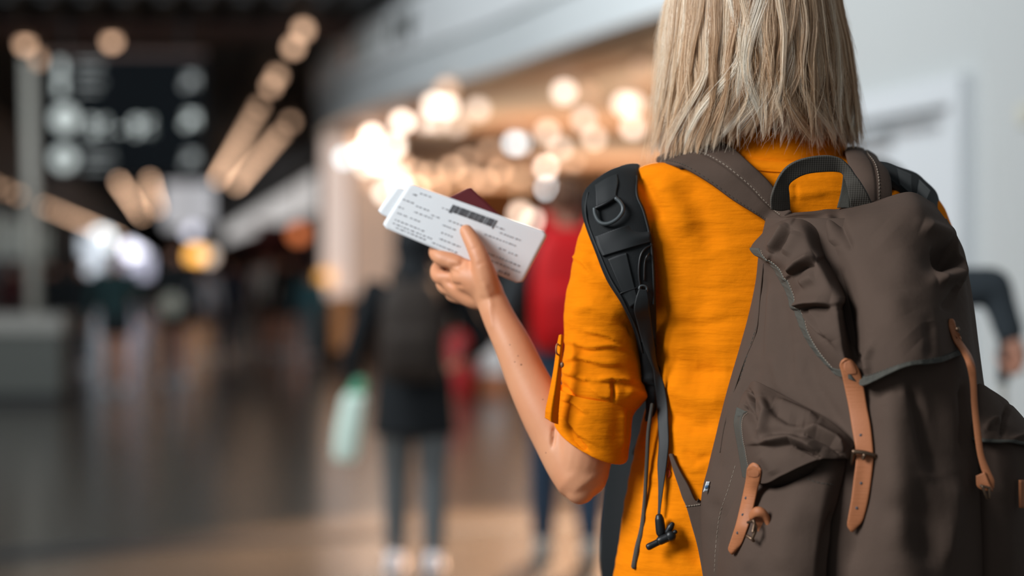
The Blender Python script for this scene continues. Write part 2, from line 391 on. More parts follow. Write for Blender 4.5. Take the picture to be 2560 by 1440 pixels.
# tab, button, loop
tabc = [[(1397, 838, .03), (1403, 836, .028), (1408, 838, .03)], [(1391, 870, .028), (1400, 870, .022), (1407, 872, .026)], [(1384, 920, .026), (1394, 922, .018), (1404, 925, .026)],
        [(1374, 975, .026), (1386, 978, .016), (1401, 982, .026)], [(1364, 1020, .028), (1378, 1025, .016), (1397, 1030, .026)], [(1362, 1045, .030), (1376, 1053, .018), (1396, 1061, .028)]]
put('sleeve_tab', shell(WW(grid_interp(tabc, 50, 20)), .0045), M['shirt'], shirt)
th = np.linspace(0, 2*PI, 20)
put('button', tube([W(1394+4.5*math.cos(t)*.8, 873+13*math.sin(t), .020+.006*math.cos(t)) for t in th[:-3]], .0011, 8, rnd=False), M['leather_edge'], shirt)
put('button', ell(W(1405, 912, .022), (.0025, .003, .0035)), M['horn'], shirt)
# ---- body: head, neck, torso, arms, hands, legs in one surface
def pt(rows, n=20, sm=4, **k): return tube(WW([r[:3] for r in rows]), [r[3] for r in rows], n, sm, **k)
hc = W(1895, 10, .11); z0 = hc[2]
body = [ell(hc+[0, 0, .03], (.076, .095, .090), 32, 20), ell(hc+[0, .030, -.035], (.064, .075, .085), 28, 16), ell(hc+[-.004, .060, -.085], (.040, .035, .032)),
        tube([hc+[-.003, .098, .03], hc+[-.004, .112, -.01], hc+[-.004, .122, -.028]], [.009, .011, .014], 12),
        tube([hc+[-.022, .097, -.062], hc+[-.004, .106, -.060], hc+[.016, .097, -.062]], [.006, .009, .006], 10),
        tube([hc+[-.040, .083, .036], hc+[-.004, .094, .040], hc+[.034, .083, .036]], [.008, .010, .008], 10)]
for s in (-1, 1):
    body.append(tube([hc+[s*.073, .0, .022], hc+[s*.084, -.010, .02], hc+[s*.084, -.010, -.012], hc+[s*.075, .003, -.03]], [.008, .010, .009, .006], 10))
body += [tube([hc+[.004, -.005, -.05], W(1935, 260, .095), W(1953, 400, .10)], [.056, .054, .062], 28),
         prings([(416, 1760, 2140, .10, .05), (450, 1660, 2230, .105, .066), (560, 1630, 2270, .11, .082), (760, 1640, 2280, .12, .10), (1000, 1650, 2270, .12, .10),
                 (1250, 1620, 2290, .12, .115), (1480, 1590, 2320, .12, .12), (1620, 1600, 2310, .12, .11)], 40, .9)]
# left arm (seen): shoulder, elbow, wrist
body += [pt([(1610, 540, .10, .036), (1555, 650, .085, .036), (1515, 800, .075, .035), (1492, 950, .072, .035), (1476, 1060, .070, .0375), (1460, 1130, .070, .036), (1448, 1186, .072, .0335)]),
         pt([(1456, 1190, .070, .0345), (1428, 1150, .078, .033), (1392, 1085, .090, .0315), (1360, 1030, .098, .0295), (1322, 955, .110, .0265), (1283, 865, .122, .0232), (1250, 800, .134, .0205), (1229, 752, .142, .0190)], 24),
         ell(W(1450, 1222, .060), (.019, .017, .019))]
LH = [pt([(1229, 752, .142, .0185), (1214, 722, .146, .0205), (1192, 700, .150, .0215), (1165, 690, .158, .0205)], 20),
      pt([(1222, 742, .150, .016), (1190, 742, .162, .0165), (1155, 722, .172, .0165), (1130, 702, .178, .0145)], 18),
      pt([(1205, 735, .158, .016), (1165, 735, .178, .0150), (1140, 722, .190, .013)], 18),
      # thumb
      pt([(1222, 730, .138, .0165), (1213, 690, .134, .0150), (1202, 652, .134, .0125), (1188, 618, .140, .0112), (1172, 588, .148, .0098), (1164, 575, .151, .0085)], 18),
      # index, middle, ring, little
      pt([(1170, 680, .152, .0150), (1130, 655, .160, .0118), (1100, 643, .166, .0102), (1090, 625, .182, .0095), (1118, 600, .198, .0088), (1150, 582, .204, .0078)], 16),
      pt([(1165, 705, .165, .0140), (1125, 695, .176, .0112), (1100, 692, .184, .0100), (1094, 672, .200, .0094), (1125, 640, .212, .0088), (1158, 618, .216, .0078)], 16),
      pt([(1170, 722, .176, .0130), (1135, 722, .192, .0108), (1112, 716, .200, .0098), (1108, 696, .216, .0092), (1138, 664, .226, .0085), (1168, 645, .228, .0075)], 16),
      pt([(1175, 735, .186, .0120), (1150, 741, .204, .0100), (1130, 736, .212, .0090), (1128, 716, .226, .0084), (1152, 690, .234, .0078), (1174, 674, .236, .0070)], 16)]
body += LH
# right arm, forearm raised in front to hold the strap of the front pack
body += [pt([(2240, 560, .10, .036), (2318, 700, .10, .034), (2332, 900, .10, .034), (2332, 1060, .11, .036), (2320, 1150, .13, .034)]),
         pt([(2322, 1150, .125, .034), (2290, 1080, .18, .032), (2240, 960, .28, .027), (2205, 880, .34, .020)]),
         pt([(2205, 880, .34, .019), (2190, 850, .355, .024), (2175, 815, .365, .022)], flat=((0, 1, 0), .7))]
for k, (x, y) in enumerate([(2150, 818), (2160, 800), (2176, 790), (2194, 792)]):
    body.append(pt([(x+12, y+22, .365, .0115), (x-4, y-8, .372, .0100), (x-8, y-26, .36, .0092), (x-2, y-34, .342, .0085), (x+6, y-26, .330, .0078)], 14))
body.append(pt([(2200, 870, .345, .014), (2216, 836, .336, .0115), (2214, 806, .330, .0095)], 14))
# legs
bl = W(1950, 650, .12)
for s in (-1, 1):
    x = bl[0]+s*.105
    body.append(tube([(x, bl[1], 1.02), (x, bl[1], .88), (x-s*.005, bl[1]+.01, .72), (x-s*.005, bl[1]+.012, .52), (x, bl[1]-.005, .38), (x, bl[1]-.01, .22), (x, bl[1]-.005, .09)], [.10, .092, .072, .056, .056, .044, .036], 20))
    body.append(tube([(x, bl[1]-.02, .055), (x, bl[1]+.06, .050), (x+s*.01, bl[1]+.15, .032)], [.034, .034, .026], 14))
BO = remesh(body, .0024, 6, .5)
V, N = me_get(BO)
d = strokes(V, [([(1387, 1060), (1383, 1090), (1380, 1120)], 4.5, -.004), ([(1205, 700), (1222, 740), (1232, 780)], 7, .0015), ([(1222, 760), (1232, 830)], 6, .0012), ([(1160, 645), (1150, 665), (1120, 668)], 7, -.003),
                ([(1110, 700), (1130, 712), (1160, 716)], 6, -.002), ([(1105, 672), (1125, 676), (1150, 684)], 5, -.002), ([(1176, 626), (1194, 618)], 3, -.0007), ([(1190, 664), (1210, 655)], 3, -.0007)])*(N[:, 1] < .3)
V = V+N*d[:, None]; me_set(BO, V); BOB = bvh_of(BO); me_shift(BO, -world_loc(woman)); bodyo = link('body', BO, M['skin'], woman)
for k, (x, y) in enumerate([(1303, 912), (1287, 905), (1275, 862), (1357, 999), (1365, 1132), (1295, 890)]):
    put('mole', ell(drape([BOB], x, y, -.0002), (.0012, .0006, .0012) if k == 0 else (.0008, .0005, .0008), 10, 8), M['mole'], bodyo)
put('thumbnail', shell(WW(grid_interp([[(1168, 590, .139), (1180, 586, .139)], [(1160, 574, .145), (1170, 571, .145)]], 6, 6)), .001), M['skin'], bodyo)
for s in (-1, 1):
    put('eye', ell(hc+[s*.032-.004, .083, .012], (.013, .013, .012)), M['eye'], bodyo)
    put('iris', ell(hc+[s*.032-.004, .095, .012], (.005, .0025, .005)), M['denim'], bodyo)
put('lips', join([tube([hc+[-.028, .099, -.056], hc+[-.004, .114, -.053], hc+[.020, .099, -.056]], [.002, .005, .002], 8), tube([hc+[-.026, .099, -.060], hc+[-.004, .114, -.063], hc+[.018, .099, -.060]], [.002, .005, .002], 8)]), M['lip'], bodyo)
# trousers and shoes
tr = [prings([(1380, 1600, 2310, .12, .115), (1500, 1600, 2310, .12, .122), (1640, 1600, 2310, .12, .125)], 40)]
for s in (-1, 1):
    x = bl[0]+s*.105
    tr.append(tube([(x, bl[1], 1.05), (x, bl[1], .90), (x, bl[1]+.01, .72), (x, bl[1]+.012, .52), (x, bl[1]-.005, .38), (x, bl[1]-.01, .22), (x, bl[1]-.01, .11)], [.090, .104, .090, .072, .070, .062, .058], 28, rnd=False))
TR = remesh(tr, .008, 4); me_shift(TR, -world_loc(woman)); link('trousers', TR, M['denim'], woman)
def shoe_vf(x, y, z=0, L=.26, s=1): return join([tube([(x, y-.07, z+.045), (x, y, z+.05), (x, y+.08, z+.042), (x+s*.008, y+L-.10, z+.034)], [.036, .042, .040, .032], 18, flat=((0, 0, 1), .95)), box((x, y+.04, z+.008), (.085, L, .016))])
for s in (-1, 1): put('shoe', shoe_vf(bl[0]+s*.105, bl[1]+.01, 0, .26, s), M['shoe'], woman)

# ---- hair: strands combed from the crown over the head, gathered in locks, cut to a bob
def hair_material():
    m = bpy.data.materials.new('blond_hair'); m.use_nodes = True; nt = m.node_tree; b = nt.nodes['Principled BSDF']
    at_ = nt.nodes.new('ShaderNodeAttribute'); at_.attribute_name = 'tone'
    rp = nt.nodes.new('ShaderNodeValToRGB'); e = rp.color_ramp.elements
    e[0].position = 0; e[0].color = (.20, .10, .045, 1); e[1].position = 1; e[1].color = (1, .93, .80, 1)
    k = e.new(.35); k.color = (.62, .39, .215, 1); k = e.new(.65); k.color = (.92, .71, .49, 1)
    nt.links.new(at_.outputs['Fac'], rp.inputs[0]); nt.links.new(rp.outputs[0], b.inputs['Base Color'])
    b.inputs['Roughness'].default_value = .36; b.inputs['Specular IOR Level'].default_value = .55
    return m
def make_hair():
    K = 22; pts, tone, rad = [], [], []; ctr = hc
    T = np.linspace(0, 1, K)
    def env(phi, z):                        # half widths of the hair mass at height z (phi = 0 looks at the camera)
        pz = 650-(z-CZ)/2.36*F
        hwl = np.interp(pz, [-260, -200, -120, 0, 100, 200, 300, 390], [60, 140, 205, 240, 252, 258, 268, 280])*4.72e-4
        hwr = np.interp(pz, [-260, -200, -120, 0, 100, 200, 300, 390], [60, 140, 196, 208, 228, 240, 246, 256])*4.72e-4
        dp = np.interp(pz, [-260, -200, -120, 0, 100, 200, 300, 390], [.03, .07, .10, .118, .122, .118, .106, .094])
        return np.where(np.sin(phi) > 0, hwr, hwl), dp
    top = z0+.125
    def lock(phi, lay, n, lt, width, tight, endn=9):
        s_ = math.sin(phi)
        endp = np.interp(s_, [-1, -.85, -.65, -.45, -.25, -.05, .2, .45, .7, .9, 1], [350, 378, 392, 372, 342, 318, 338, 352, 356, 346, 335])+rng.normal(0, endn)-(1-lay)*70
        side = -1 if s_ < .15 else 1
        curl = abs(rng.normal(.15, .14))*rng.choice([side, -1], p=[.6, .4]); st_ = rng.uniform(.60, .80)
        wav = rng.normal(0, .075); fr = rng.uniform(5, 10); ph = rng.uniform(0, 6); wav2 = rng.normal(0, .020); fr2 = rng.uniform(14, 22)
        dpt = rng.normal(0, .035); tuck = rng.uniform(-.10, .06)
        cen = phi+curl*np.clip((T-st_)/(1-st_), 0, 1)**1.7+(wav*np.sin(fr*T+ph)+wav2*np.sin(fr2*T+ph))*np.clip(T*1.4-.2, 0, 1)
        for i in range(n):
            loose = rng.random() < .07; q = rng.normal(0, 1); dphi = width*np.clip(q, -2.2, 2.2); dl = rng.normal(0, .012)
            cl = 1-(1-tight)*np.clip((T-.30)/.70, 0, 1)**1.1
            if loose: cl = 1-.4*T
            zend = CZ-(endp+rng.normal(0, 7)-12*abs(q)+(rng.normal(0, 22) if loose else 0)-650)/F*2.34
            tp = top+rng.normal(0, .004); z = tp+(zend-tp)*T; z = np.where(T < .10, tp-(tp-z)*.6, z)
            p = cen+dphi*cl+(rng.normal(0, .07)*np.clip((T-.6)/.4, 0, 1)**2 if loose else 0)
            a, dp = env(p, z); lift = lay+(1-lay)*.25*(1-T)+dpt*T+dl*cl+tuck*np.clip((T-.75)/.25, 0, 1)**2+(rng.normal(.02, .03)*T**3 if loose else 0)
            x = ctr[0]+.003*T+a*np.sin(p)*lift; y = ctr[1]-dp*np.cos(p)*lift
            rf = rng.uniform(.02, .5); x[0] = ctr[0]+rf*(x[0]-ctr[0]); y[0] = ctr[1]+rf*(y[0]-ctr[1]); z[0] = tp+.010*(1-rf)
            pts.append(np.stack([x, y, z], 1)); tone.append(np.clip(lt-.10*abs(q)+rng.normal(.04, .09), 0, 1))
            r = np.full(K, rng.uniform(.00010, .00016)); r[-4:] *= [.9, .75, .55, .25]; rad.append(r)
    for k in range(120):                      # inner layer, shade between the locks painted in as darker tone
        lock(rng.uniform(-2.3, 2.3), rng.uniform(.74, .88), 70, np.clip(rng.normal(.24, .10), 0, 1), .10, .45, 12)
    for k in range(330):                      # outer locks; light from the left painted into the tone, deeper ones darker
        phi = rng.uniform(-1.9, 1.9); lay = rng.uniform(.92, 1.02)
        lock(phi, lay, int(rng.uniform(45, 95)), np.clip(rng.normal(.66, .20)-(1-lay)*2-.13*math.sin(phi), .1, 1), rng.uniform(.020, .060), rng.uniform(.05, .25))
    for i in range(520):                      # fine flyaways round the outline
        side = rng.choice([-1, 1]); phi = side*rng.uniform(1.15, 1.75)
        zend = CZ-(rng.uniform(40, 400)-650)/F*2.34; z = top+(zend-top)*T
        p = phi+rng.normal(0, .05)*T; a, dp = env(p, z); lift = 1+rng.uniform(.0, .10)*T**2+.010*np.sin(rng.uniform(6, 16)*T+rng.uniform(0, 6))*T
        pts.append(np.stack([ctr[0]+a*np.sin(p)*lift, ctr[1]-dp*np.cos(p)*lift, z], 1)); tone.append(rng.uniform(.4, .9)); rad.append(np.full(K, .00006))
    n = len(pts); hd = bpy.data.hair_curves.new('hair'); hd.add_curves([K]*n)
    P = np.concatenate(pts)-world_loc(woman)
    hd.attributes['position'].data.foreach_set('vector', P.astype(np.float32).reshape(-1))
    if 'radius' not in hd.attributes: hd.attributes.new('radius', 'FLOAT', 'POINT')
    hd.attributes['radius'].data.foreach_set('value', np.concatenate(rad).astype(np.float32))
    a = hd.attributes.new('tone', 'FLOAT', 'CURVE'); a.data.foreach_set('value', np.array(tone, dtype=np.float32))
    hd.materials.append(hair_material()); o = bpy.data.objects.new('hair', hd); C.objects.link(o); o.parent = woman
make_hair()

# ================================================================ boarding passes and passport in her left hand
def card(name, corners, dy, m, parent, th=.0006, bow=.004, rr=14, loc_only=False):
    """rounded sheet from four pixel corners (clockwise from top left); dy gives the depth of each corner"""
    c = np.array(corners, float); n = 40
    u = np.linspace(0, 1, n); G = np.zeros((n//2, n, 3))
    for i, v in enumerate(np.linspace(0, 1, n//2)):
        # shrink the row ends inside the corner radius
        e = max(0, rr-min(v, 1-v)*150)/rr; inset = (1-math.sqrt(max(0, 1-e*e)))*rr/400.
        uu = inset+u*(1-2*inset)
        a = c[0]*(1-uu[:, None])+c[1]*uu[:, None]; b = c[3]*(1-uu[:, None])+c[2]*uu[:, None]
        p = a*(1-v)+b*v; d_ = (dy[0]*(1-uu)+dy[1]*uu)*(1-v)+(dy[3]*(1-uu)+dy[2]*uu)*v-bow*np.sin(PI*uu)
        G[i] = WW(np.concatenate([p, d_[:, None]], 1))
    return G
cor = [(1022, 458), (1372, 582), (1304, 712), (953, 566)]; cdy = [.172, .160, .158, .170]
ticket = thing('boarding_pass', 'white boarding pass with a barcode, uppermost in her raised hand, her thumb on it', 'boarding pass', W(1160, 585, .166), 'boarding passes in her hand')
G1 = card('t', cor, cdy, None, None); put('ticket_card', shell(G1, .0005), M['paper'], ticket)
def pq(u, v, lift=.0006):
    c = np.array(cor, float); p = (c[0]*(1-u)+c[1]*u)*(1-v)+(c[3]*(1-u)+c[2]*u)*v
    d_ = (cdy[0]*(1-u)+cdy[1]*u)*(1-v)+(cdy[3]*(1-u)+cdy[2]*u)*v-.004*math.sin(PI*u); return W(p[0], p[1], d_-lift)
def quad(u0, v0, u1, v1, lift=.0006):
    us = np.linspace(u0, u1, max(2, int((u1-u0)*40)+2)); return shell(np.array([[pq(u, v0, lift) for u in us], [pq(u, v1, lift) for u in us]]), .0003)
bars = []; u = .335
while u < .655:
    wd = rng.choice([.002, .003, .005, .007]); bars.append(quad(u, .10, u+wd, .245 if .35 < u < .64 else .27)); u += wd+rng.choice([.003, .004, .006])
put('barcode', join(bars), M['inkdark'], ticket)
pr = []
def line(u0, v, u1, h=.022):
    u = u0
    while u < u1:
        wd = rng.uniform(.008, .03); pr.append(quad(u, v, min(u+wd, u1), v+h*rng.uniform(.8, 1.1))); u += wd+rng.uniform(.005, .012)
for a in [(.10, .10, .18), (.02, .33, .10), (.02, .50, .06), (.12, .36, .22), (.13, .48, .26), (.24, .42, .30), (.04, .62, .11), (.13, .62, .20), (.05, .76, .26), (.05, .84, .33), (.08, .90, .30), (.36, .40, .46),
          (.34, .52, .44), (.36, .66, .44), (.37, .78, .52), (.34, .90, .52), (.66, .20, .72), (.70, .28, .86), (.62, .40, .84), (.75, .54, .80), (.82, .55, .88), (.70, .70, .93), (.70, .80, .95), (.28, .22, .33)]: line(*a)
for a in [(.82, .90, .90, .05), (.06, .16, .09, .03)]: line(*a)
put('printed_text', join(pr), M['ink'], ticket)
tick2 = thing('boarding_pass', 'second white boarding pass, its corner peeking out at the left behind the barcoded one', 'boarding pass', W(1150, 590, .17), 'boarding passes in her hand')
put('ticket_card', shell(card('t', [(990, 466), (1350, 592), (1290, 700), (942, 530)], [.178, .167, .165, .177], None, None), .0005), M['paper'], tick2)
passport = thing('passport', 'dark red passport cover poking up behind the white boarding pass', 'passport', W(1180, 540, .18))
pc = [(1176, 466), (1300, 586), (1180, 668), (1042, 532)]; pd = [.186, .180, .180, .186]
put('cover', shell(card('p', pc, pd, None, None, bow=.0, rr=8), .0012), M['passport'], passport)
put('pages', shell(card('p', [(1175, 472), (1295, 586), (1182, 660), (1050, 533)], [.1885, .1825, .1825, .1885], None, None, bow=0, rr=8), .0022), M['pages'], passport)
put('cover', shell(card('p', pc, [x+.0055 for x in pd], None, None, bow=.0, rr=8), .0012), M['passport'], passport)

# ================================================================ black rucksack worn on her front, its straps over both shoulders
front = thing('backpack', 'black backpack worn on her chest, padded strap with a ring over her shoulder', 'backpack', W(1900, 1100, .32))
fb = prings([(620, 1700, 2190, .33, .05), (660, 1620, 2260, .34, .085), (800, 1570, 2300, .35, .11), (1000, 1535, 2320, .36, .13), (1200, 1515, 2330, .36, .135), (1400, 1500, 2340, .36, .13), (1520, 1530, 2310, .36, .11), (1560, 1620, 2240, .36, .05)], 48, .75)
put('bag_body', fb, M['blackfab'], front)
put('front_pocket', prings([(900, 1700, 2180, .49, .03), (950, 1660, 2220, .50, .05), (1200, 1640, 2240, .50, .06), (1420, 1660, 2220, .50, .05), (1470, 1700, 2180, .49, .02)], 40, .75), M['blackfab'], front)
def draped_sheet(rows, off, bv, nr, nc, th, lift=None, smoothd=True, default=.05):
    """rows of (px,py) control points laid off metres over the surfaces below"""
    Cc = []
    for r in rows:
        rr = []
        for p in r:
            if len(p) == 3: rr.append(p)
            else:
                q = drape(bv, p[0], p[1], off, default); rr.append((p[0], p[1], q[1]-D0))
        Cc.append(rr)
    P = grid_interp(Cc, nr, nc)
    if lift is not None:
        u = np.linspace(0, 1, nc); P[..., 2] -= lift*np.sin(PI*u)**.7
    return WW(P)
SB = [SHB]
srows = [[(1512, 462, .135), (1550, 428, .140), (1600, 412, .14)], [(1466, 474, .075), (1530, 440, .070), (1597, 432, .065)], [(1454, 505), (1527, 490), (1596, 486)], [(1460, 555), (1545, 548), (1614, 530)],
         [(1487, 628), (1563, 620), (1632, 609)], [(1516, 700), (1583, 696), (1638, 680)], [(1556, 765), (1604, 762), (1640, 755)], [(1588, 838), (1617, 838), (1641, 838)], [(1606, 925), (1624, 925), (1641, 925)],
         [(1617, 1005), (1630, 1008), (1641, 1010)], [(1610, 1060, .10), (1622, 1062, .10), (1634, 1064, .10)], [(1580, 1130, .20), (1600, 1134, .20), (1622, 1138, .20)]]
for r in srows:                     # keep each row nearly level in depth so the pad stays stiff
    ds = [drape(SB, p[0], p[1], .010, .06)[1]-D0 if len(p) == 2 else p[2] for p in r]
    m_ = min(ds); r[:] = [(p[0], p[1], m_*.75+d*.25) for p, d in zip(r, ds)]
Gs = WW(grid_interp(srows, 120, 30)); nn = cam_facing(Gs, grid_normals(Gs))
pad = np.sin(np.linspace(0, PI, 30))**.45; Gs2 = Gs+nn*(.006*pad)[None, :, None]
strapL = put('shoulder_strap', shell(Gs2, .012), M['blackfab'], front); STB = None
me = strapL.data; V, _ = me_get(me); tmp = make_mesh('tmp', V+world_loc(front), [tuple(p.vertices) for p in me.polygons]); STB = bvh_of(tmp); bpy.data.meshes.remove(tmp)
TB = [SHB, STB]
def dtube(P, off, r, bv, n=10, sm=5): return tube([drape(bv, x, y, off, .05) for x, y in P], r, n, sm)
put('piping', dtube([(1470, 482), (1464, 520), (1470, 560), (1495, 625), (1525, 695), (1560, 755), (1590, 820), (1606, 880)], .0005, .0013, [STB]), M['blackweb'], strapL)
put('piping', dtube([(1592, 440), (1592, 488), (1609, 530), (1626, 600), (1633, 680), (1634, 760)], .0005, .0012, [STB]), M['blackweb'], strapL)
# webbing keeper on top, lower band, mesh pocket edge
def band(rows, off, m, parent, th=.0016, bv=None, nr=26, nc=20, name='webbing_band'):
    G = draped_sheet(rows, off, bv or [STB], nr, nc, th); n_ = cam_facing(G, grid_normals(G)); return put(name, shell(G, th), m, parent)
band([[(1487, 462), (1515, 445), (1543, 434)], [(1489, 480), (1516, 465), (1545, 455)], [(1490, 505), (1517, 490), (1541, 478)], [(1492, 524), (1518, 510), (1539, 500)]], .0025, M['blackweb'], strapL, .003)
put('keeper_edge', dtube([(1490, 520), (1515, 508), (1540, 492)], .004, .0022, [STB]), M['plastic'], strapL)
band([[(1486, 592), (1560, 566), (1622, 552)], [(1494, 617), (1566, 594), (1626, 580)], [(1506, 640), (1572, 620), (1629, 604)]], .0035, M['blackweb'], strapL, .003)
band([[(1520, 648), (1545, 638), (1566, 632)], [(1545, 705), (1562, 698), (1580, 692)], [(1576, 770), (1586, 762), (1596, 756)]], .002, M['blackweb'], strapL, .002)
put('pocket_edge', dtube([(1630, 612), (1612, 622), (1600, 645), (1597, 690), (1605, 740)], .001, .0012, [STB]), M['plastic'], strapL)
put('pocket_edge', dtube([(1636, 625), (1622, 634), (1612, 655), (1610, 700)], .001, .0009, [STB]), M['plastic'], strapL)
dr = [(1486, 522), (1488, 536), (1496, 552), (1508, 559), (1524, 558), (1542, 548), (1555, 532), (1557, 518), (1550, 505), (1540, 496)]
put('ring', dtube(dr, .007, .0024, [STB], 12, 6), M['ring'], strapL)
put('small_ring', dtube([(1598, 722), (1600, 716), (1608, 714), (1616, 718), (1617, 728)], .004, .0013, TB, 8), M['ring'], strapL)
put('compression_seam', dtube([(1590, 720), (1560, 730), (1548, 735)], .001, .0007, [STB]), M['plastic'], strapL)
# loose strap end hanging down with its cord end and toggle
web = [[(1598, 722), (1608, 724), (1617, 724)], [(1590, 745), (1606, 747), (1622, 748)], [(1585, 775), (1602, 775), (1624, 770)], [(1592, 805), (1610, 803), (1628, 800)], [(1604, 850), (1618, 848), (1634, 845)], [(1622, 898), (1630, 896), (1640, 895)],
       [(1634, 928), (1640, 927), (1647, 925)], [(1637, 960), (1648, 960), (1660, 960)], [(1641, 1010), (1655, 1010), (1668, 1010)], [(1644, 1060), (1657, 1060), (1671, 1060)], [(1646, 1110), (1660, 1110), (1672, 1110)], [(1643, 1160), (1655, 1160), (1667, 1160)],
       [(1645, 1210), (1651, 1210), (1660, 1210)], [(1645, 1260), (1648, 1260), (1653, 1260)], [(1644, 1286), (1647, 1286), (1650, 1286)]]
G = draped_sheet(web, .012, TB, 120, 10, .0012, None, default=.02)
G[:, :, 1] = G[:, :, 1].mean(1, keepdims=True)*.5+G[:, :, 1]*.5
put('loose_strap_end', shell(G, .0014), M['blackweb'], strapL)
yb = drape(SB, 1650, 1310, .016)[1]-D0
put('cord_stopper', join([tube([W(1648, 1292, yb), W(1649, 1300, yb), W(1652, 1330, yb), W(1653, 1338, yb)], [.0045, .0055, .0058, .0045], 14)]), M['plastic'], strapL)
tg = [tube([W(1652, 1344, yb), W(1660, 1350, yb-.002)], .0016, 8), tube([W(1622, 1367, yb-.004), W(1640, 1358, yb-.004), W(1656, 1350, yb-.004)], [.0042, .0040, .0042], 12), tube([W(1650, 1352, yb-.006), W(1672, 1342, yb-.006)], .0052, 12),
      ell(W(1677, 1340, yb-.008), (.0062, .005, .0062)), tube([W(1668, 1330, yb-.006), W(1676, 1318, yb-.006), W(1681, 1310, yb-.006)], [.003, .004, .003], 10), tube([W(1683, 1333, yb-.008), W(1689, 1329, yb-.008)], .0026, 8)]
put('toggle_clip', join(tg), M['plastic'], strapL)
# right strap: seen edge-on over the far shoulder
rr = []
for (xo, yo), (xm, ym), (xi, yi) in [((2172, 401), (2180, 415), (2190, 432)), ((2214, 404), (2216, 424), (2222, 446)), ((2247, 416), (2246, 440), (2250, 468)), ((2290, 432), (2283, 464), (2282, 496)), ((2314, 452), (2304, 486), (2302, 520)), ((2340, 478), (2322, 512), (2316, 544)), ((2349, 506), (2332, 540), (2320, 572)), ((2352, 545), (2338, 580), (2322, 610)), ((2350, 610), (2336, 640), (2322, 660)), ((2344, 700), (2330, 720), (2316, 740))]:
    dm = drape([SHB], xm, ym, .014, .05)[1]-D0; di = drape([SHB], xi, yi, .012, .03)[1]-D0; dm = min(dm, di+.04); rr.append([(xo, yo, dm+.035), (xm, ym, dm-.004), (xi, yi, min(di, dm))])
rs = put('shoulder_strap', shell(WW(grid_interp(rr, 60, 24)), .014), M['blackfab'], front)
V, _ = me_get(rs.data); tmp = make_mesh('tmp', V+world_loc(front), [tuple(q.vertices) for q in rs.data.polygons]); RSB = bvh_of(tmp); bpy.data.meshes.remove(tmp)
band([[(2242, 420), (2246, 440), (2252, 462)], [(2278, 436), (2278, 462), (2280, 488)]], .002, M['blackweb'], rs, .003, bv=[RSB])
band([[(2298, 448), (2294, 474), (2295, 502)], [(2326, 476), (2316, 500), (2312, 530)]], .002, M['plastic'], rs, .003, bv=[RSB])
put('shoulder_strap_lower', shell(WW(grid_interp([[(2290, 900, .22), (2310, 900, .22)], [(2290, 1000, .28), (2310, 1000, .28)]], 8, 6)), .008), M['blackfab'], rs)

# ================================================================ brown canvas rucksack on her back
pack = thing('backpack', 'brown canvas backpack on her back with a flap lid and tan leather straps', 'backpack', W(2130, 1400, -.10))
def keyring(y, ks): return WW(cr(np.array([(x, y+(k[2] if len(k) > 2 else 0), k[1]) for k in ks for x in [k[0]]]), 112, True))
PR = {
 545: [(1928, .0), (1955, -.05), (2060, -.085), (2200, -.09), (2320, -.05), (2355, -.01), (2350, .02), (2140, .025)],
 620: [(1908, .0), (1955, -.06), (2090, -.115), (2220, -.13), (2360, -.055), (2400, -.03), (2385, .02), (2140, .02)],
 700: [(1898, .0), (1955, -.065), (2105, -.135), (2240, -.155), (2370, -.085), (2412, -.05), (2400, .02), (2140, .018)],
 780: [(1882, .0), (1950, -.075), (2112, -.155), (2255, -.185), (2390, -.12), (2424, -.06), (2410, .02), (2140, .016)],
 860: [(1860, .0), (1945, -.085), (2118, -.175), (2262, -.222), (2405, -.165), (2434, -.07), (2420, .02), (2140, .015)],
 960: [(1830, .0), (1930, -.095), (2118, -.188), (2270, -.232), (2418, -.18), (2450, -.08), (2430, .02), (2130, .012)],
 1060: [(1804, .0), (1915, -.105), (2112, -.197), (2275, -.240), (2430, -.188), (2470, -.085), (2440, .02), (2130, .012)],
 1160: [(1779, .0), (1900, -.112), (2104, -.205), (2275, -.250), (2436, -.195), (2485, -.09), (2450, .02), (2120, .012)],
 1260: [(1760, .0), (1890, -.118), (2095, -.210), (2275, -.258), (2440, -.20), (2495, -.09), (2460, .02), (2120, .012)],
 1440: [(1768, .0), (1885, -.12), (2085, -.212), (2275, -.262), (2440, -.205), (2500, -.09), (2460, .02), (2120, .012)],
 1600: [(1800, .0), (1905, -.11), (2090, -.205), (2270, -.25), (2420, -.19), (2470, -.09), (2440, .01), (2120, .012)],
 1660: [(1880, -.02), (1950, -.09), (2100, -.165), (2260, -.20), (2380, -.16), (2410, -.09), (2390, -.01), (2120, .0)]}
R0 = np.array([keyring(y, k) for y, k in PR.items()]); RG = cr(R0, 150)
PK = make_mesh('pack', *loft(RG)); V, N = me_get(PK)
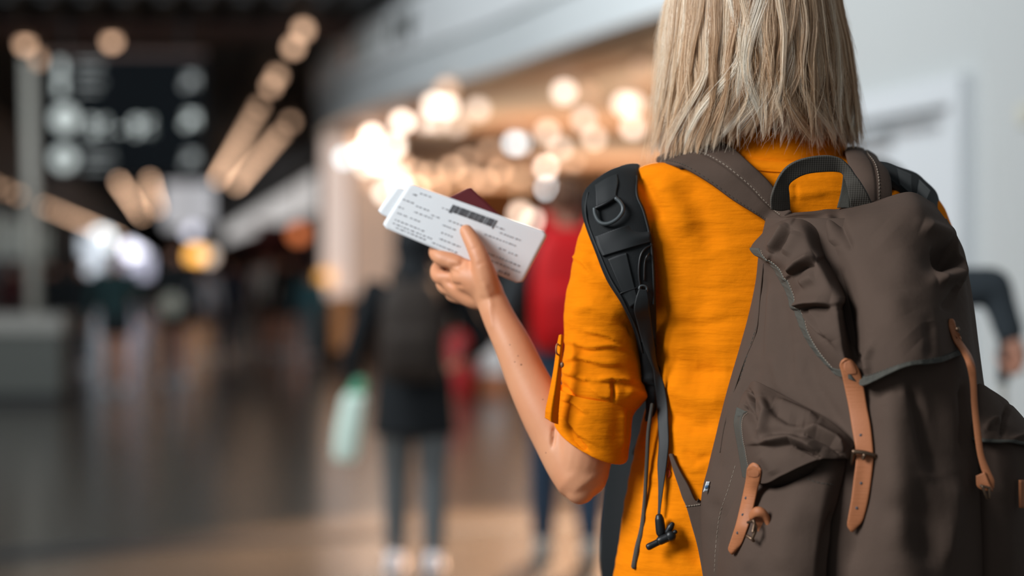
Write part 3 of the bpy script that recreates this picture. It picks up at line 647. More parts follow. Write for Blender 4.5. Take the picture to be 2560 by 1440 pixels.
pst = [([(1912, 680), (1905, 780), (1898, 900)], 8, -.005), ([(1925, 700), (1925, 800), (1915, 900)], 10, .004), ([(1950, 720), (1962, 820), (1990, 960)], 16, -.004), ([(1930, 880), (1950, 960), (1990, 1010)], 12, .004),
       ([(1895, 900), (1880, 960), (1850, 1010)], 10, -.004), ([(2010, 860), (2030, 960), (2120, 1090)], 14, -.006), ([(1985, 850), (2000, 930), (2060, 1030)], 14, .004),
       ([(1850, 940), (1815, 1060), (1800, 1180)], 12, .004), ([(1825, 1020), (1800, 1120), (1790, 1200)], 8, -.004), ([(1775, 1240), (1800, 1300), (1790, 1380)], 14, -.005),
       # broad folds of the front panel
       ([(2215, 950), (2235, 1020), (2240, 1150), (2250, 1400)], 34, .010), ([(2272, 930), (2295, 1010), (2320, 1120), (2345, 1200)], 16, -.012), ([(2330, 920), (2345, 1020), (2350, 1200)], 30, -.006), ([(2390, 1180), (2385, 1280), (2360, 1420)], 20, .008),
       ([(2412, 950), (2416, 1050), (2414, 1140)], 10, -.012), ([(2175, 1000), (2230, 970), (2262, 985)], 14, -.005), ([(2160, 1120), (2150, 1250), (2120, 1440)], 22, -.008), ([(2200, 1250), (2290, 1300), (2340, 1420)], 40, -.008),
       ([(2300, 1180), (2330, 1300), (2330, 1440)], 20, -.006)]
V = V+N*(strokes(V, pst)*(N[:, 1] < .3)+.0016*np.array([noise.noise(Vector(v*11)) for v in V]))[:, None]
me_set(PK, V); PKB = bvh_of(PK); me_shift(PK, -world_loc(pack)); pbody = link('bag_body', PK, M['canvas'], pack)
def stitch(P, bv, parent, off=.0004, r=.0006, dash=7, gap=5, m='thread'):
    P = cr(np.array(P, float), 200); L = np.concatenate([[0], np.cumsum(np.linalg.norm(np.diff(P, axis=0), axis=1))]); out = []; s = 0
    while s < L[-1]-dash:
        a = [np.interp(s, L, P[:, k]) for k in (0, 1)]; b = [np.interp(s+dash, L, P[:, k]) for k in (0, 1)]
        p0, p1 = drape(bv, *a, off, None or 0), drape(bv, *b, off, None or 0)
        if np.linalg.norm(p1-p0) < .012: out.append(tube([p0, p1], r, 6, 1))
        s += dash+gap
    return put('stitching', join(out), M[m], parent)
put('side_seam', dtube([(1908, 660), (1900, 740), (1890, 830), (1862, 900), (1838, 970), (1812, 1060), (1800, 1130)], .0002, .0010, [PKB]), M['canvas'], pbody)
stitch([(1903, 700), (1894, 800), (1870, 880), (1846, 960)], [PKB], pbody, r=.0004, m='binding')
# lid
lid = [[(1922, 548, .01), (1950, 534, -.0), (1990, 530, -.02), (2040, 526, -.03), (2100, 518, -.04), (2190, 499, -.055), (2275, 479, -.065), (2335, 507, -.03)],
       [(1908, 578, -.03), (1950, 566, -.07), (2000, 562, -.10), (2052, 570, -.085), (2110, 560, -.11), (2205, 545, -.135), (2300, 528, -.125), (2366, 552, -.06)],
       [(1877, 624, -.035), (1945, 630, -.095), (2022, 622, -.135), (2072, 640, -.105), (2130, 638, -.15), (2220, 640, -.172), (2320, 628, -.155), (2404, 612, -.09)],
       [(1930, 662, -.065), (1990, 690, -.130), (2062, 690, -.172), (2097, 710, -.125), (2145, 708, -.18), (2230, 710, -.202), (2330, 690, -.182), (2420, 668, -.12)],
       [(1967, 730, -.095), (2020, 760, -.155), (2088, 762, -.198), (2116, 780, -.145), (2157, 780, -.202), (2240, 780, -.224), (2330, 762, -.205), (2404, 722, -.14)],
       [(1997, 806, -.128), (2042, 830, -.175), (2100, 832, -.210), (2128, 842, -.170), (2166, 850, -.217), (2250, 850, -.238), (2340, 830, -.222), (2385, 795, -.165)],
       [(2036, 876, -.155), (2070, 886, -.190), (2107, 884, -.212), (2136, 892, -.195), (2170, 905, -.226), (2260, 890, -.246), (2345, 872, -.228), (2392, 850, -.17)],
       [(2090, 938, -.192), (2110, 944, -.205), (2127, 948, -.215), (2146, 958, -.215), (2166, 962, -.228), (2265, 917, -.250), (2350, 906, -.230), (2408, 884, -.175)]]
P = grid_interp(lid, 300, 340); G = WW(P); n_ = cam_facing(G, grid_normals(G))
lst = [([(1930, 638), (1955, 600), (1978, 562)], 18, .011, 't'), ([(1934, 634), (1955, 602), (1974, 570)], 4, -.006), ([(1990, 575), (1978, 610), (1960, 640)], 14, .006),
       ([(1976, 690), (2005, 665), (2042, 650)], 20, .013, 't'), ([(1981, 684), (2010, 664), (2036, 654)], 4, -.006), ([(2040, 690), (2015, 700), (1998, 712)], 14, .005),
       ([(1990, 772), (2030, 764), (2082, 764)], 26, .014, 't'), ([(1995, 771), (2035, 764), (2070, 765)], 4, -.005), ([(1998, 778), (2030, 812), (2066, 850)], 14, .008, 't'), ([(2010, 770), (2045, 800), (2080, 860)], 16, .006, 't'),
       ([(2078, 640), (2092, 700), (2100, 780)], 12, .006), ([(2092, 528), (2105, 575), (2128, 630)], 12, -.006), ([(2065, 530), (2080, 575), (2090, 620)], 14, .005),
       ([(2335, 655), (2372, 638), (2408, 622)], 26, -.030), ([(2300, 560), (2350, 580), (2390, 600)], 18, .008), ([(2340, 700), (2385, 690), (2415, 680)], 16, .010), ([(2360, 780), (2385, 740), (2400, 712)], 12, -.006),
       ([(2140, 880), (2155, 920), (2150, 955)], 7, -.008), ([(2180, 860), (2165, 900), (2170, 940)], 10, .005), ([(2230, 720), (2240, 800), (2300, 860)], 40, .004), ([(2320, 800), (2330, 850), (2325, 900)], 14, -.004), ([(2200, 560), (2260, 620), (2250, 720)], 40, .004)]
G = G+n_*(strokes(G, lst))[..., None]
nz = np.array([[noise.noise(Vector(p*12)) for p in r] for r in G]); G = G+n_*(nz*.0014)[..., None]
LV, LF = shell(G, .003); LDM = make_mesh('lid', LV, LF); LDB = bvh_of(LDM); me_shift(LDM, -world_loc(pack)); lido = link('lid', LDM, M['canvas'], pack)
n_ = cam_facing(G, grid_normals(G))
i2 = int(300*2/7)
def strip(Gs_, ns_, th, out): return shell(Gs_+ns_*out, th, ns_)
wavy = lambda k: (1+.35*np.clip(np.sin(np.arange(k)*.42), 0, 1))
sub = G[i2-4:, :18]; sn = n_[i2-4:, :18]; put('edge_binding', shell(sub+sn*(.0012*wavy(sub.shape[0]))[:, None, None], .005, sn), M['binding'], lido)
sub = G[-16:, 140:]; sn = n_[-16:, 140:]; put('edge_binding', shell(sub+sn*(.0012*wavy(sub.shape[1]))[None, :, None], .005, sn), M['binding'], lido)
sub = G[-16:, :144]; sn = n_[-16:, :144]; put('edge_binding', shell(sub+sn*.0012, .005, sn), M['binding'], lido)
def stitch3(Pts, parent, r=.0005, m='thread'):
    out = [];
    for k in range(0, len(Pts)-2, 2): out.append(tube([Pts[k], Pts[k+1]], r, 6, 1))
    return put('stitching', join(out), M[m], parent)
stitch3([G[i, 20]+n_[i, 20]*.0004 for i in range(i2, 298, 2)], lido, .0004); stitch3([G[-18, j]+n_[-18, j]*.0004 for j in range(148, 336, 2)], lido, .0004, 'binding')
# left side pocket
pk_rows = [[(1866, 1080, -.055), (1900, 1080, -.12), (1990, 1090, -.18), (2070, 1100, -.205), (2118, 1110, -.20)], [(1852, 1190, -.06), (1892, 1190, -.140), (1980, 1190, -.205), (2060, 1180, -.222), (2114, 1165, -.212)],
           [(1816, 1249, -.045), (1872, 1255, -.140), (1970, 1260, -.212), (2050, 1260, -.230), (2092, 1260, -.215)], [(1792, 1320, -.035), (1852, 1325, -.145), (1958, 1330, -.218), (2040, 1330, -.232), (2078, 1330, -.215)],
           [(1783, 1440, -.035), (1842, 1440, -.145), (1950, 1440, -.218), (2030, 1440, -.232), (2066, 1440, -.215)], [(1800, 1570, -.035), (1860, 1570, -.13), (1950, 1570, -.20), (2030, 1570, -.21), (2070, 1570, -.20)]]
G = WW(grid_interp(pk_rows, 80, 70)); n_ = cam_facing(G, grid_normals(G)); G = G+n_*strokes(G, [([(1905, 1215), (1960, 1195), (2045, 1155)], 12, -.012), ([(2000, 1230), (1960, 1330), (1950, 1440)], 30, .004), ([(1860, 1250), (1880, 1340), (1870, 1440)], 22, .004), ([(2085, 1270), (2062, 1350), (2050, 1440)], 8, -.006)])[..., None]
SPV = shell(G, .004); tmpm = make_mesh('t', *SPV); SPB = bvh_of(tmpm); bpy.data.meshes.remove(tmpm)
spocket = put('side_pocket', SPV, M['canvas'], pack)
stitch([(1838, 1165), (1820, 1225), (1800, 1285), (1790, 1360), (1786, 1430)], [SPB, PKB], spocket, r=.0004); stitch([(1998, 1185), (2040, 1205), (2090, 1212)], [SPB], spocket, r=.0004, m='binding')
fl = [[(1869, 968, -.055), (1888, 953, -.10), (1946, 982, -.135), (2002, 1012, -.168), (2059, 1042, -.19), (2107, 1080, -.208), (2137, 1108, -.212)],
      [(1852, 996, -.085), (1895, 1008, -.15), (1950, 1035, -.185), (2005, 1060, -.207), (2060, 1078, -.217), (2100, 1100, -.222), (2134, 1118, -.22)],
      [(1836, 1050, -.10), (1885, 1072, -.172), (1945, 1088, -.207), (2000, 1100, -.224), (2050, 1110, -.232), (2092, 1120, -.232), (2130, 1128, -.224)],
      [(1846, 1120, -.11), (1892, 1140, -.182), (1945, 1140, -.217), (1995, 1133, -.230), (2045, 1131, -.236), (2088, 1135, -.234), (2126, 1138, -.226)],
      [(1858, 1192, -.115), (1908, 1209, -.187), (1955, 1188, -.221), (2000, 1166, -.234), (2045, 1148, -.238), (2085, 1146, -.235), (2120, 1146, -.226)]]
G = WW(grid_interp(fl, 220, 260)); n_ = cam_facing(G, grid_normals(G))
G = G+n_*strokes(G, [([(1872, 975), (1880, 1000), (1880, 1030)], 5, -.012), ([(1842, 1046), (1848, 1030), (1862, 1010)], 5, -.006), ([(1898, 990), (1915, 1030), (1905, 1075), (1890, 1100)], 10, .008), ([(1860, 1010), (1880, 1050), (1893, 1085)], 11, -.007),
    ([(1893, 1112), (1940, 1110), (1975, 1105), (2010, 1118), (2050, 1142)], 22, .012, 't'), ([(1900, 1085), (1950, 1078), (1990, 1086), (2020, 1100)], 12, -.006), ([(1985, 1112), (2020, 1126), (2048, 1142)], 4, -.008),
    ([(2005, 1078), (2040, 1084), (2080, 1106), (2108, 1136)], 18, .011, 't'), ([(2015, 1084), (2050, 1094), (2080, 1110), (2100, 1136)], 4, -.006), ([(1930, 1000), (1985, 1022), (2050, 1052)], 10, .005), ([(1925, 1020), (1970, 1048), (2010, 1056)], 12, -.005),
    ([(1900, 1130), (1930, 1170), (1940, 1190)], 14, .003)])[..., None]
sf = put('pocket_flap', shell(G, .003), M['canvas'], spocket)
V, Fc = shell(G, .003); tmpm = make_mesh('t', V, Fc); SFB = bvh_of(tmpm); bpy.data.meshes.remove(tmpm)
n_ = cam_facing(G, grid_normals(G)); sub = G[80:, :16]; put('edge_binding', shell(sub+n_[80:, :16]*.001, .005, n_[80:, :16]), M['binding'], sf)
stitch3([G[i, 18]+n_[i, 18]*.0006 for i in range(84, 218, 2)], sf, .0004)
# right side pocket
rp = [[(2428, 1000, -.13), (2446, 960, -.13), (2480, 975, -.12), (2530, 1012, -.09), (2590, 1080, -.02)], [(2428, 1050, -.18), (2460, 1050, -.185), (2520, 1060, -.17), (2580, 1080, -.12), (2620, 1120, -.03)],
      [(2430, 1100, -.19), (2465, 1105, -.20), (2530, 1108, -.19), (2595, 1118, -.14), (2640, 1150, -.03)]]
G = WW(grid_interp(rp, 60, 60)); n_ = cam_facing(G, grid_normals(G)); G = G+n_*strokes(G, [([(2460, 1075), (2480, 1055), (2500, 1050)], 8, .008), ([(2505, 1095), (2512, 1040), (2525, 1010)], 5, -.008), ([(2520, 1100), (2560, 1090), (2600, 1095)], 8, .006)])[..., None]
rpk = thing; rb = [[(2428, 1080, -.17), (2465, 1085, -.185), (2530, 1090, -.175), (2590, 1100, -.12), (2630, 1140, -.02)], [(2432, 1160, -.18), (2470, 1160, -.19), (2535, 1160, -.18), (2590, 1165, -.12), (2630, 1180, -.02)],
      [(2436, 1280, -.185), (2475, 1280, -.195), (2535, 1280, -.18), (2585, 1280, -.12), (2625, 1290, -.02)], [(2438, 1440, -.185), (2480, 1440, -.195), (2535, 1440, -.18), (2585, 1440, -.12), (2620, 1440, -.02)], [(2430, 1590, -.16), (2470, 1590, -.17), (2520, 1590, -.16), (2565, 1590, -.11), (2600, 1590, -.02)]]
rpo = put('side_pocket', shell(WW(grid_interp(rb, 60, 50)), .004), M['canvas'], pack); rf = put('pocket_flap', shell(G, .003), M['canvas'], rpo)
put('pocket_strap', shell(WW(grid_interp([[(2552, 1200, -.185), (2562, 1200, -.18)], [(2553, 1270, -.185), (2563, 1270, -.18)]], 10, 5)), .003), M['leather'], rpo)
n_ = cam_facing(G, grid_normals(G)); sub = G[-5:, :]; put('edge_binding', shell(sub+n_[-5:]*.001, .004, n_[-5:]), M['binding'], rf)
# leather straps
PB = [PKB, LDB, SPB, SFB]
def lstrap(rows, off, holes, parent, name='leather_strap', bv=None, th=.0032, stiff=.7, bow=None, ends=()):
    bv = bv or PB; Cc = []
    for r in rows:
        ds = [drape(bv, p[0], p[1], off, -.2)[1]-D0 if len(p) == 2 else p[2] for p in r]; m_ = min(ds)
        Cc.append([(p[0], p[1], m_*stiff+d*(1-stiff)) for p, d in zip(r, ds)])
    Cc = np.array(Cc, float)
    z = Cc[..., 2].copy()                      # ease the strap over steps
    for _ in range(2):
        z[1:-1] = np.minimum(z[1:-1], .5*z[1:-1]+.25*(z[:-2]+z[2:]))
    Cc[..., 2] = z; G = WW(grid_interp(Cc, 90, 14)); n_ = cam_facing(G, grid_normals(G)); edge = np.sin(np.linspace(0, PI, 14))**.5
    G = G+n_*(.0008*edge)[None, :, None]; o = put(name, shell(G, th), M['leather'], parent)
    V, Fc = shell(G, th); tm = make_mesh('t', V, Fc); lb = bvh_of(tm); bpy.data.meshes.remove(tm)
    for x, y in holes:
        p = drape([lb], x, y, .0002, -.2); put('hole', ell(p, (.0016, .0006, .0016), 12, 8), M['inkdark'], o)
    return o, lb
mid, LB1 = lstrap([[(2110, 902), (2121, 897), (2134, 904)], [(2099, 912), (2122, 904), (2145, 918)], [(2103, 930), (2127, 924), (2152, 935)], [(2112, 970), (2136, 966), (2160, 968)], [(2122, 1020), (2145, 1018), (2168, 1018)], [(2130, 1070), (2153, 1068), (2177, 1066)],
                   [(2138, 1118), (2160, 1120), (2183, 1124)], [(2140, 1150), (2161, 1152), (2183, 1155)], [(2134, 1200), (2156, 1202), (2178, 1204)], [(2128, 1250), (2149, 1252), (2170, 1255)], [(2120, 1295), (2138, 1299), (2158, 1300)], [(2118, 1314), (2130, 1322), (2144, 1318)], [(2124, 1326), (2130, 1329), (2136, 1327)]],
                  .004, [(2152, 1088), (2153, 1208), (2142, 1270)], pack)
put('end_patch', shell(draped_sheet([[(2112, 906), (2124, 902), (2134, 908)], [(2110, 922), (2128, 920), (2141, 926)], [(2120, 936), (2132, 936), (2141, 934)]], .0006, [LB1], 14, 12, .001), .0006), M['leather_edge'], mid)
bk = [drape([LB1], x, y, .0035, -.24) for x, y in [(2139, 1131), (2160, 1134), (2182, 1139)]]; bd = bk[1][1]-D0
buckle = put('buckle', join([tube([W(2134, 1129, bd), W(2160, 1132, bd-.002), W(2186, 1139, bd)], .0026, 10), tube([W(2186, 1139, bd), W(2196, 1155, bd+.004), W(2199, 1180, bd+.012), W(2192, 1220, bd+.018)], .0020, 10), tube([W(2134, 1129, bd), W(2130, 1160, bd+.012)], .002, 8), tube([W(2158, 1146, bd-.001), W(2161, 1138, bd-.003)], .0022, 8)]), M['brass'], mid)
put('strap_anchor', shell(WW(grid_interp([[(2165, 1238, bd+.014), (2200, 1236, bd+.014)], [(2160, 1262, bd+.014), (2192, 1276, bd+.014)], [(2166, 1276, bd+.014), (2182, 1282, bd+.014)]], 14, 10)), .003), M['leather'], mid)
side, LB2 = lstrap([[(1872, 1164), (1884, 1157), (1896, 1162)], [(1867, 1174), (1884, 1168), (1902, 1176)], [(1864, 1200), (1882, 1198), (1900, 1200)], [(1858, 1230), (1875, 1230), (1892, 1232)], [(1848, 1275), (1864, 1277), (1881, 1280)], [(1838, 1315), (1853, 1317), (1869, 1320)], [(1826, 1352), (1842, 1356), (1856, 1356)], [(1820, 1372), (1831, 1380), (1844, 1374)], [(1825, 1382), (1831, 1385), (1837, 1382)]],
                   .004, [(1865, 1245), (1857, 1287), (1844, 1332)], sf)
put('end_patch', shell(draped_sheet([[(1874, 1168), (1884, 1163), (1895, 1168)], [(1870, 1182), (1884, 1180), (1898, 1184)], [(1872, 1192), (1884, 1194), (1895, 1192)]], .0006, [LB2], 14, 12, .001), .0006), M['leather_edge'], side)
q = drape([SPB], 1905, 1300, .0)[1]-D0
anc = put('strap_anchor', join([tube([W(1878, 1290, q-.004), W(1890, 1280, q-.012), W(1908, 1284, q-.012), W(1920, 1305, q-.008), W(1922, 1335, q-.002)], [.0045, .0055, .006, .006, .005], 12, flat=((1, .3, 0), .5)),
      shell(WW(grid_interp([[(1882, 1286, q-.002), (1905, 1278, q-.004)], [(1890, 1320, q-.002), (1922, 1310, q-.004)], [(1908, 1345, q-.001), (1924, 1344, q-.002)]], 14, 10)), .003)]), M['leather'], spocket)
put('buckle', join([tube([W(1884, 1302, q-.012), W(1890, 1322, q-.014), W(1880, 1348, q-.012)], .0017, 8), tube([W(1868, 1340, q-.006), W(1880, 1348, q-.012), W(1884, 1352, q-.010)], .0018, 8), tube([W(1884, 1302, q-.012), W(1870, 1306, q-.004)], .0017, 8), tube([W(1886, 1310, q-.014), W(1882, 1330, q-.018)], .0015, 8)]), M['brass'], anc)
rst, LB3 = lstrap([[(2372, 800), (2380, 797), (2388, 806)], [(2374, 820), (2386, 822), (2396, 838)], [(2384, 850), (2398, 852), (2412, 862)], [(2400, 876), (2414, 876), (2428, 886)], [(2414, 905, -.215), (2426, 905, -.215), (2438, 915, -.21)], [(2424, 950, -.21), (2434, 950, -.212), (2442, 955, -.208)], [(2428, 1010, -.208), (2437, 1012, -.21), (2445, 1014, -.207)],
                   [(2434, 1070, -.208), (2444, 1072, -.21), (2452, 1074, -.207)], [(2442, 1130, -.208), (2452, 1134, -.21), (2460, 1134, -.207)], [(2452, 1170, -.21), (2463, 1170, -.212), (2474, 1172, -.208)], [(2464, 1200, -.212), (2474, 1198, -.214), (2486, 1200, -.21)], [(2472, 1222, -.212), (2480, 1224, -.214), (2486, 1218, -.21)]], .004, [], pack, stiff=.8)
put('strap_anchor', shell(WW(grid_interp([[(2440, 1190, -.214), (2462, 1180, -.216)], [(2442, 1215, -.214), (2472, 1206, -.218)], [(2456, 1226, -.214), (2482, 1228, -.218)]], 14, 10)), .003), M['leather'], rst)
put('buckle', join([tube([W(2456, 1216, -.222), W(2462, 1232, -.222), W(2468, 1246, -.220)], .0015, 8), tube([W(2452, 1214, -.221), W(2474, 1220, -.221)], .0015, 8), tube([W(2474, 1220, -.221), W(2474, 1244, -.220)], .0014, 8)]), M['brass'], rst)
put('rivet', ell(W(2394, 823, -.196), (.0025, .002, .0025)), M['brass'], rst)
# carry handle of ribbed webbing
hrows = [[(1928, 524), (1952, 528), (1976, 524)], [(1929, 492), (1952, 492), (1974, 488)], [(1947, 447), (1960, 452), (1974, 462)], [(1971, 416), (1982, 428), (1996, 444)], [(2009, 398), (2016, 414), (2024, 434)], [(2061, 390), (2062, 410), (2063, 430)],
         [(2096, 396), (2094, 413), (2090, 430)], [(2120, 416), (2113, 425), (2104, 434)], [(2136, 438), (2124, 444), (2112, 450)], [(2150, 456), (2134, 462), (2118, 470)], [(2168, 484), (2146, 492), (2124, 500)], [(2180, 510), (2154, 516), (2126, 520)]]
hd_ = [-.052, -.060, -.066, -.070, -.070, -.068, -.066, -.066, -.066, -.066, -.062, -.055]
hg = [[(p[0], p[1], d+(j-1)*.004) for j, p in enumerate(r)] for r, d in zip(hrows, hd_)]
hnd = put('carry_handle', shell(WW(grid_interp(hg, 110, 14)), .003), M['webbing'], pack)
put('handle_loop', shell(WW(grid_interp([[(2108, 440, -.058), (2122, 444, -.058)], [(2102, 480, -.052), (2124, 484, -.054)], [(2092, 520, -.046), (2126, 520, -.05)]], 30, 8)), .003), M['binding'], hnd)
# padded shoulder straps
lsr = [[(1640, 398, .16), (1720, 368, .16), (1795, 348, .15)], [(1645, 406, .10), (1722, 378, .095), (1798, 352, .09)], [(1680, 412), (1745, 388), (1812, 358)], [(1715, 424), (1776, 402), (1840, 376)], [(1774, 459), (1824, 430), (1873, 406)], [(1832, 501), (1872, 468), (1910, 440)], [(1880, 531), (1908, 505), (1936, 470)], [(1912, 552), (1935, 530), (1958, 505)], [(1930, 572, -.02), (1960, 550, -.02), (1980, 530, -.02)]]
for r in lsr:
    ds = [drape(SB, p[0], p[1], .011, .06)[1]-D0 if len(p) == 2 else p[2] for p in r]; m_ = min(ds); r[:] = [(p[0], p[1], m_*.6+d*.4) for p, d in zip(r, ds)]
G = WW(grid_interp(lsr, 90, 40)); n_ = cam_facing(G, grid_normals(G)); pad = np.sin(np.linspace(0, PI, 40))**.4-.35*np.exp(-((np.linspace(0, 1, 40)-.52)/.03)**2)
G = G+n_*(.005*pad)[None, :, None]; bs = put('shoulder_strap', shell(G, .010), M['canvas'], pack)
stitch3([G[i, 21]+n_[i, 21]*.0006 for i in range(14, 88)], bs); stitch3([G[i, 2]+n_[i, 2]*.0006 for i in range(10, 80)], bs, .0004, 'binding')
rsr = [[(2112, 372, .13), (2150, 378, .13), (2195, 396, .13)], [(2112, 380, .05), (2150, 388, .045), (2200, 406, .045)], [(2117, 400, .01), (2165, 412, .0), (2222, 432, .005)], [(2128, 440, -.01), (2175, 450, -.02), (2229, 462, -.015)], [(2140, 490, -.02), (2180, 500, -.03), (2230, 505, -.03)], [(2150, 530, -.02), (2185, 535, -.03), (2228, 540, -.03)]]
G = WW(grid_interp(rsr, 60, 34)); n_ = cam_facing(G, grid_normals(G)); pad = np.sin(np.linspace(0, PI, 34))**.4-.35*np.exp(-((np.linspace(0, 1, 34)-.62)/.03)**2)
G = G+n_*(.005*pad)[None, :, None]; bs2 = put('shoulder_strap', shell(G, .010), M['canvas'], pack); stitch3([G[i, 22]+n_[i, 22]*.0006 for i in range(8, 52)], bs2)
# strap end hanging edge-on beside her, hip belt wing, woven tag, red thread
ye = drape(SB, 1612, 1200, .012)[1]-D0
put('strap_end', tube([W(1630, 1012, ye), W(1621, 1080, ye), W(1617, 1160, ye), W(1612, 1250, ye), (W(1606, 1320, ye)), W(1594, 1370, ye), W(1585, 1416, ye)], [.0026, .003, .003, .003, .0042, .0044, .0042], 12, flat=((1, 0, .2), .8)), M['webbing'], pack)
hb = [[(1672, 1136), (1676, 1134), (1679, 1136)], [(1684, 1180), (1692, 1178), (1700, 1180)], [(1696, 1215), (1708, 1213), (1720, 1215)], [(1706, 1245), (1722, 1244), (1738, 1252)], [(1716, 1268), (1738, 1265), (1756, 1262)], [(1728, 1310), (1748, 1308), (1764, 1305)], [(1742, 1360), (1760, 1360), (1775, 1360)], [(1752, 1410), (1768, 1410), (1784, 1410)], [(1762, 1470), (1778, 1470), (1795, 1470)]]
G = draped_sheet(hb, .010, SB, 70, 14, .004); hbo = put('hip_belt', shell(G, .005), M['canvas'], pack)
n_ = cam_facing(G, grid_normals(G)); stitch3([p for p in [G[int(70*3.9/8), j]+n_[int(70*3.9/8), j]*.0008 for j in range(14)]], hbo, .0007)
yt = drape([PKB], 1772, 1210, .004)[1]-D0
tg_ = put('woven_tag', shell(WW(grid_interp([[(1766, 1204, yt), (1775, 1204, yt)], [(1758, 1230, yt), (1770, 1228, yt)]], 6, 5)), .0015), M['tagw'], pack)
put('tag_stripe', shell(WW(grid_interp([[(1763, 1214, yt-.0012), (1772, 1213, yt-.0012)], [(1761, 1221, yt-.0012), (1771, 1220, yt-.0012)]], 4, 4)), .0006), M['tagb'], tg_)
rt = [(1676, 1150), (1672, 1165), (1667, 1180), (1670, 1194), (1675, 1182), (1670, 1170)]
put('thread_loop', dtube(rt, .003, .0007, SB, 6), M['redthread'], shirt)

# ================================================================ the concourse: floor, walls, ceilings
def floor_mat():
    m = node_mat('polished_stone_floor', (.056, .050, .042), .2, spec=.9, var=((.35, .9, 1), .5, (.045, .043, .038)))
    return m
def slab(P, z0_, z1_):
    """horizontal slab over plan points P"""
    P = np.asarray(P, float)[:, :2]; n = len(P); V = np.concatenate([np.c_[P, np.full(n, z0_)], np.c_[P, np.full(n, z1_)]])
    Fc = [tuple(range(n-1, -1, -1)), tuple(range(n, 2*n))]+[(k, (k+1) % n, n+(k+1) % n, n+k) for k in range(n)]; return V, Fc
def hslab(l0, l1, Y0, Y1, z0_, z1_): return slab([hall(l0, Y0), hall(l1, Y0), hall(l1, Y1), hall(l0, Y1)], z0_, z1_)
st = dict(kind='structure')
put('floor', slab([(-34, -4), (16, -4), (24, 160), (-44, 160)], -.2, 0), floor_mat(), smooth=False, **st)
A, B = at(-200, 1398, 1.45*F/(1398-650)), at(2000, 1278, 1.45*F/(1278-650)); A[2] = B[2] = 0
dv = (B-A)/np.linalg.norm(B-A); nv = np.array([-dv[1], dv[0], 0])
put('trim_1', slab([A-dv*3-nv*.16, B+dv*3-nv*.16, B+dv*3+nv*.16, A-dv*3+nv*.16], .0005, .003), node_mat('dark_floor_joint', (.012, .013, .015), .35), smooth=False, **st)
put('ceiling', slab([hall(-9, 21), hall(3.2, 21), hall(3.2, 31), hall(4.6, 34), hall(4.6, 156), hall(-9, 156)], 4.3, 4.5), M['ceil'], smooth=False, **st)
sl = [hslab(-5.2+k*.42, -5.06+k*.42, 21.2, 155, 4.22, 4.3) for k in range(20)]
put('trim_2', join(sl), M['ceil'], smooth=False, **st)
put('trim_3', join([slab([(-12, 22.7), (0, 23.3), (0, 24.3), (-12, 24.6)], 4.12, 4.22)]), M['beam'], smooth=False, **st)
put('wall_right', hslab(3.4, 3.7, 3.0, 11.5, 0, 5.6), M['wallw'], smooth=False, **st)
put('baseboard_right', hslab(3.385, 3.4, 3.0, 8.4, 0, .1), M['greylt'], smooth=False, **st)
put('wall_left', hslab(-4.9, -4.6, 24, 156, 0, 3.0), M['darkshop'], smooth=False, **st)
put('trim_4', hslab(-5.4, -3.25, 24, 156, 3.0, 4.25), node_mat('brown_side_bulkhead', (.085, .052, .038), .6), smooth=False, **st)
put('wall_far', hslab(-9, 9, 155.5, 156, 0, 4.6), M['darkshop'], smooth=False, **st)
put('wall_shops', hslab(4.05, 4.3, 50, 156, 0, 2.8), M['redwall'], smooth=False, **st)
put('wall_upper', hslab(4.15, 4.3, 50, 156, 2.8, 4.5), M['darkshop'], smooth=False, **st)
# door in the right wall
dr_ = bpy.data.objects.new('door_1', None); C.objects.link(dr_); dr_.location = tuple(hall(3.4, 9.2)); dr_['kind'] = 'structure'
put('door_frame', join([hslab(3.33, 3.41, 8.42, 8.54, 0, 2.24), hslab(3.33, 3.41, 10.0, 10.12, 0, 2.24), hslab(3.33, 3.41, 8.54, 10.0, 2.12, 2.24)]), M['doorw'], dr_, smooth=False)
put('door_leaf', hslab(3.385, 3.40, 8.56, 9.98, .01, 2.10), M['doorw'], dr_, smooth=False)
put('door_closer', join([hslab(3.34, 3.385, 9.35, 9.95, 2.0, 2.06), hslab(3.33, 3.345, 8.75, 9.4, 2.055, 2.075)]), M['doorgrey'], dr_, smooth=False)  # grey bars across the head of the door leaf
put('door_handle', tube([hall(3.385, 8.72, 1.02), hall(3.32, 8.72, 1.02), hall(3.32, 8.86, 1.02)], .011, 8), M['doorgrey'], dr_)
tag(put('wall_switch', hslab(3.385, 3.4, 7.86, 7.98, 1.99, 2.07), node_mat('beige_plastic', (.55, .54, .46), .5), smooth=False), 'small beige plate on the white wall to the right of the door', 'switch')
# panes of the left wall
for k in range(9):
    Y0 = 38+k*4.2
    put('window_%d' % (k+1), hslab(-4.61, -4.57, Y0, Y0+[1.2, 2.2, 1.6][k % 3], 1.5, 2.65), emit('lit_shop_pane', (.60, .66, .60), .26+.10*(k % 2)), smooth=False, kind='structure')

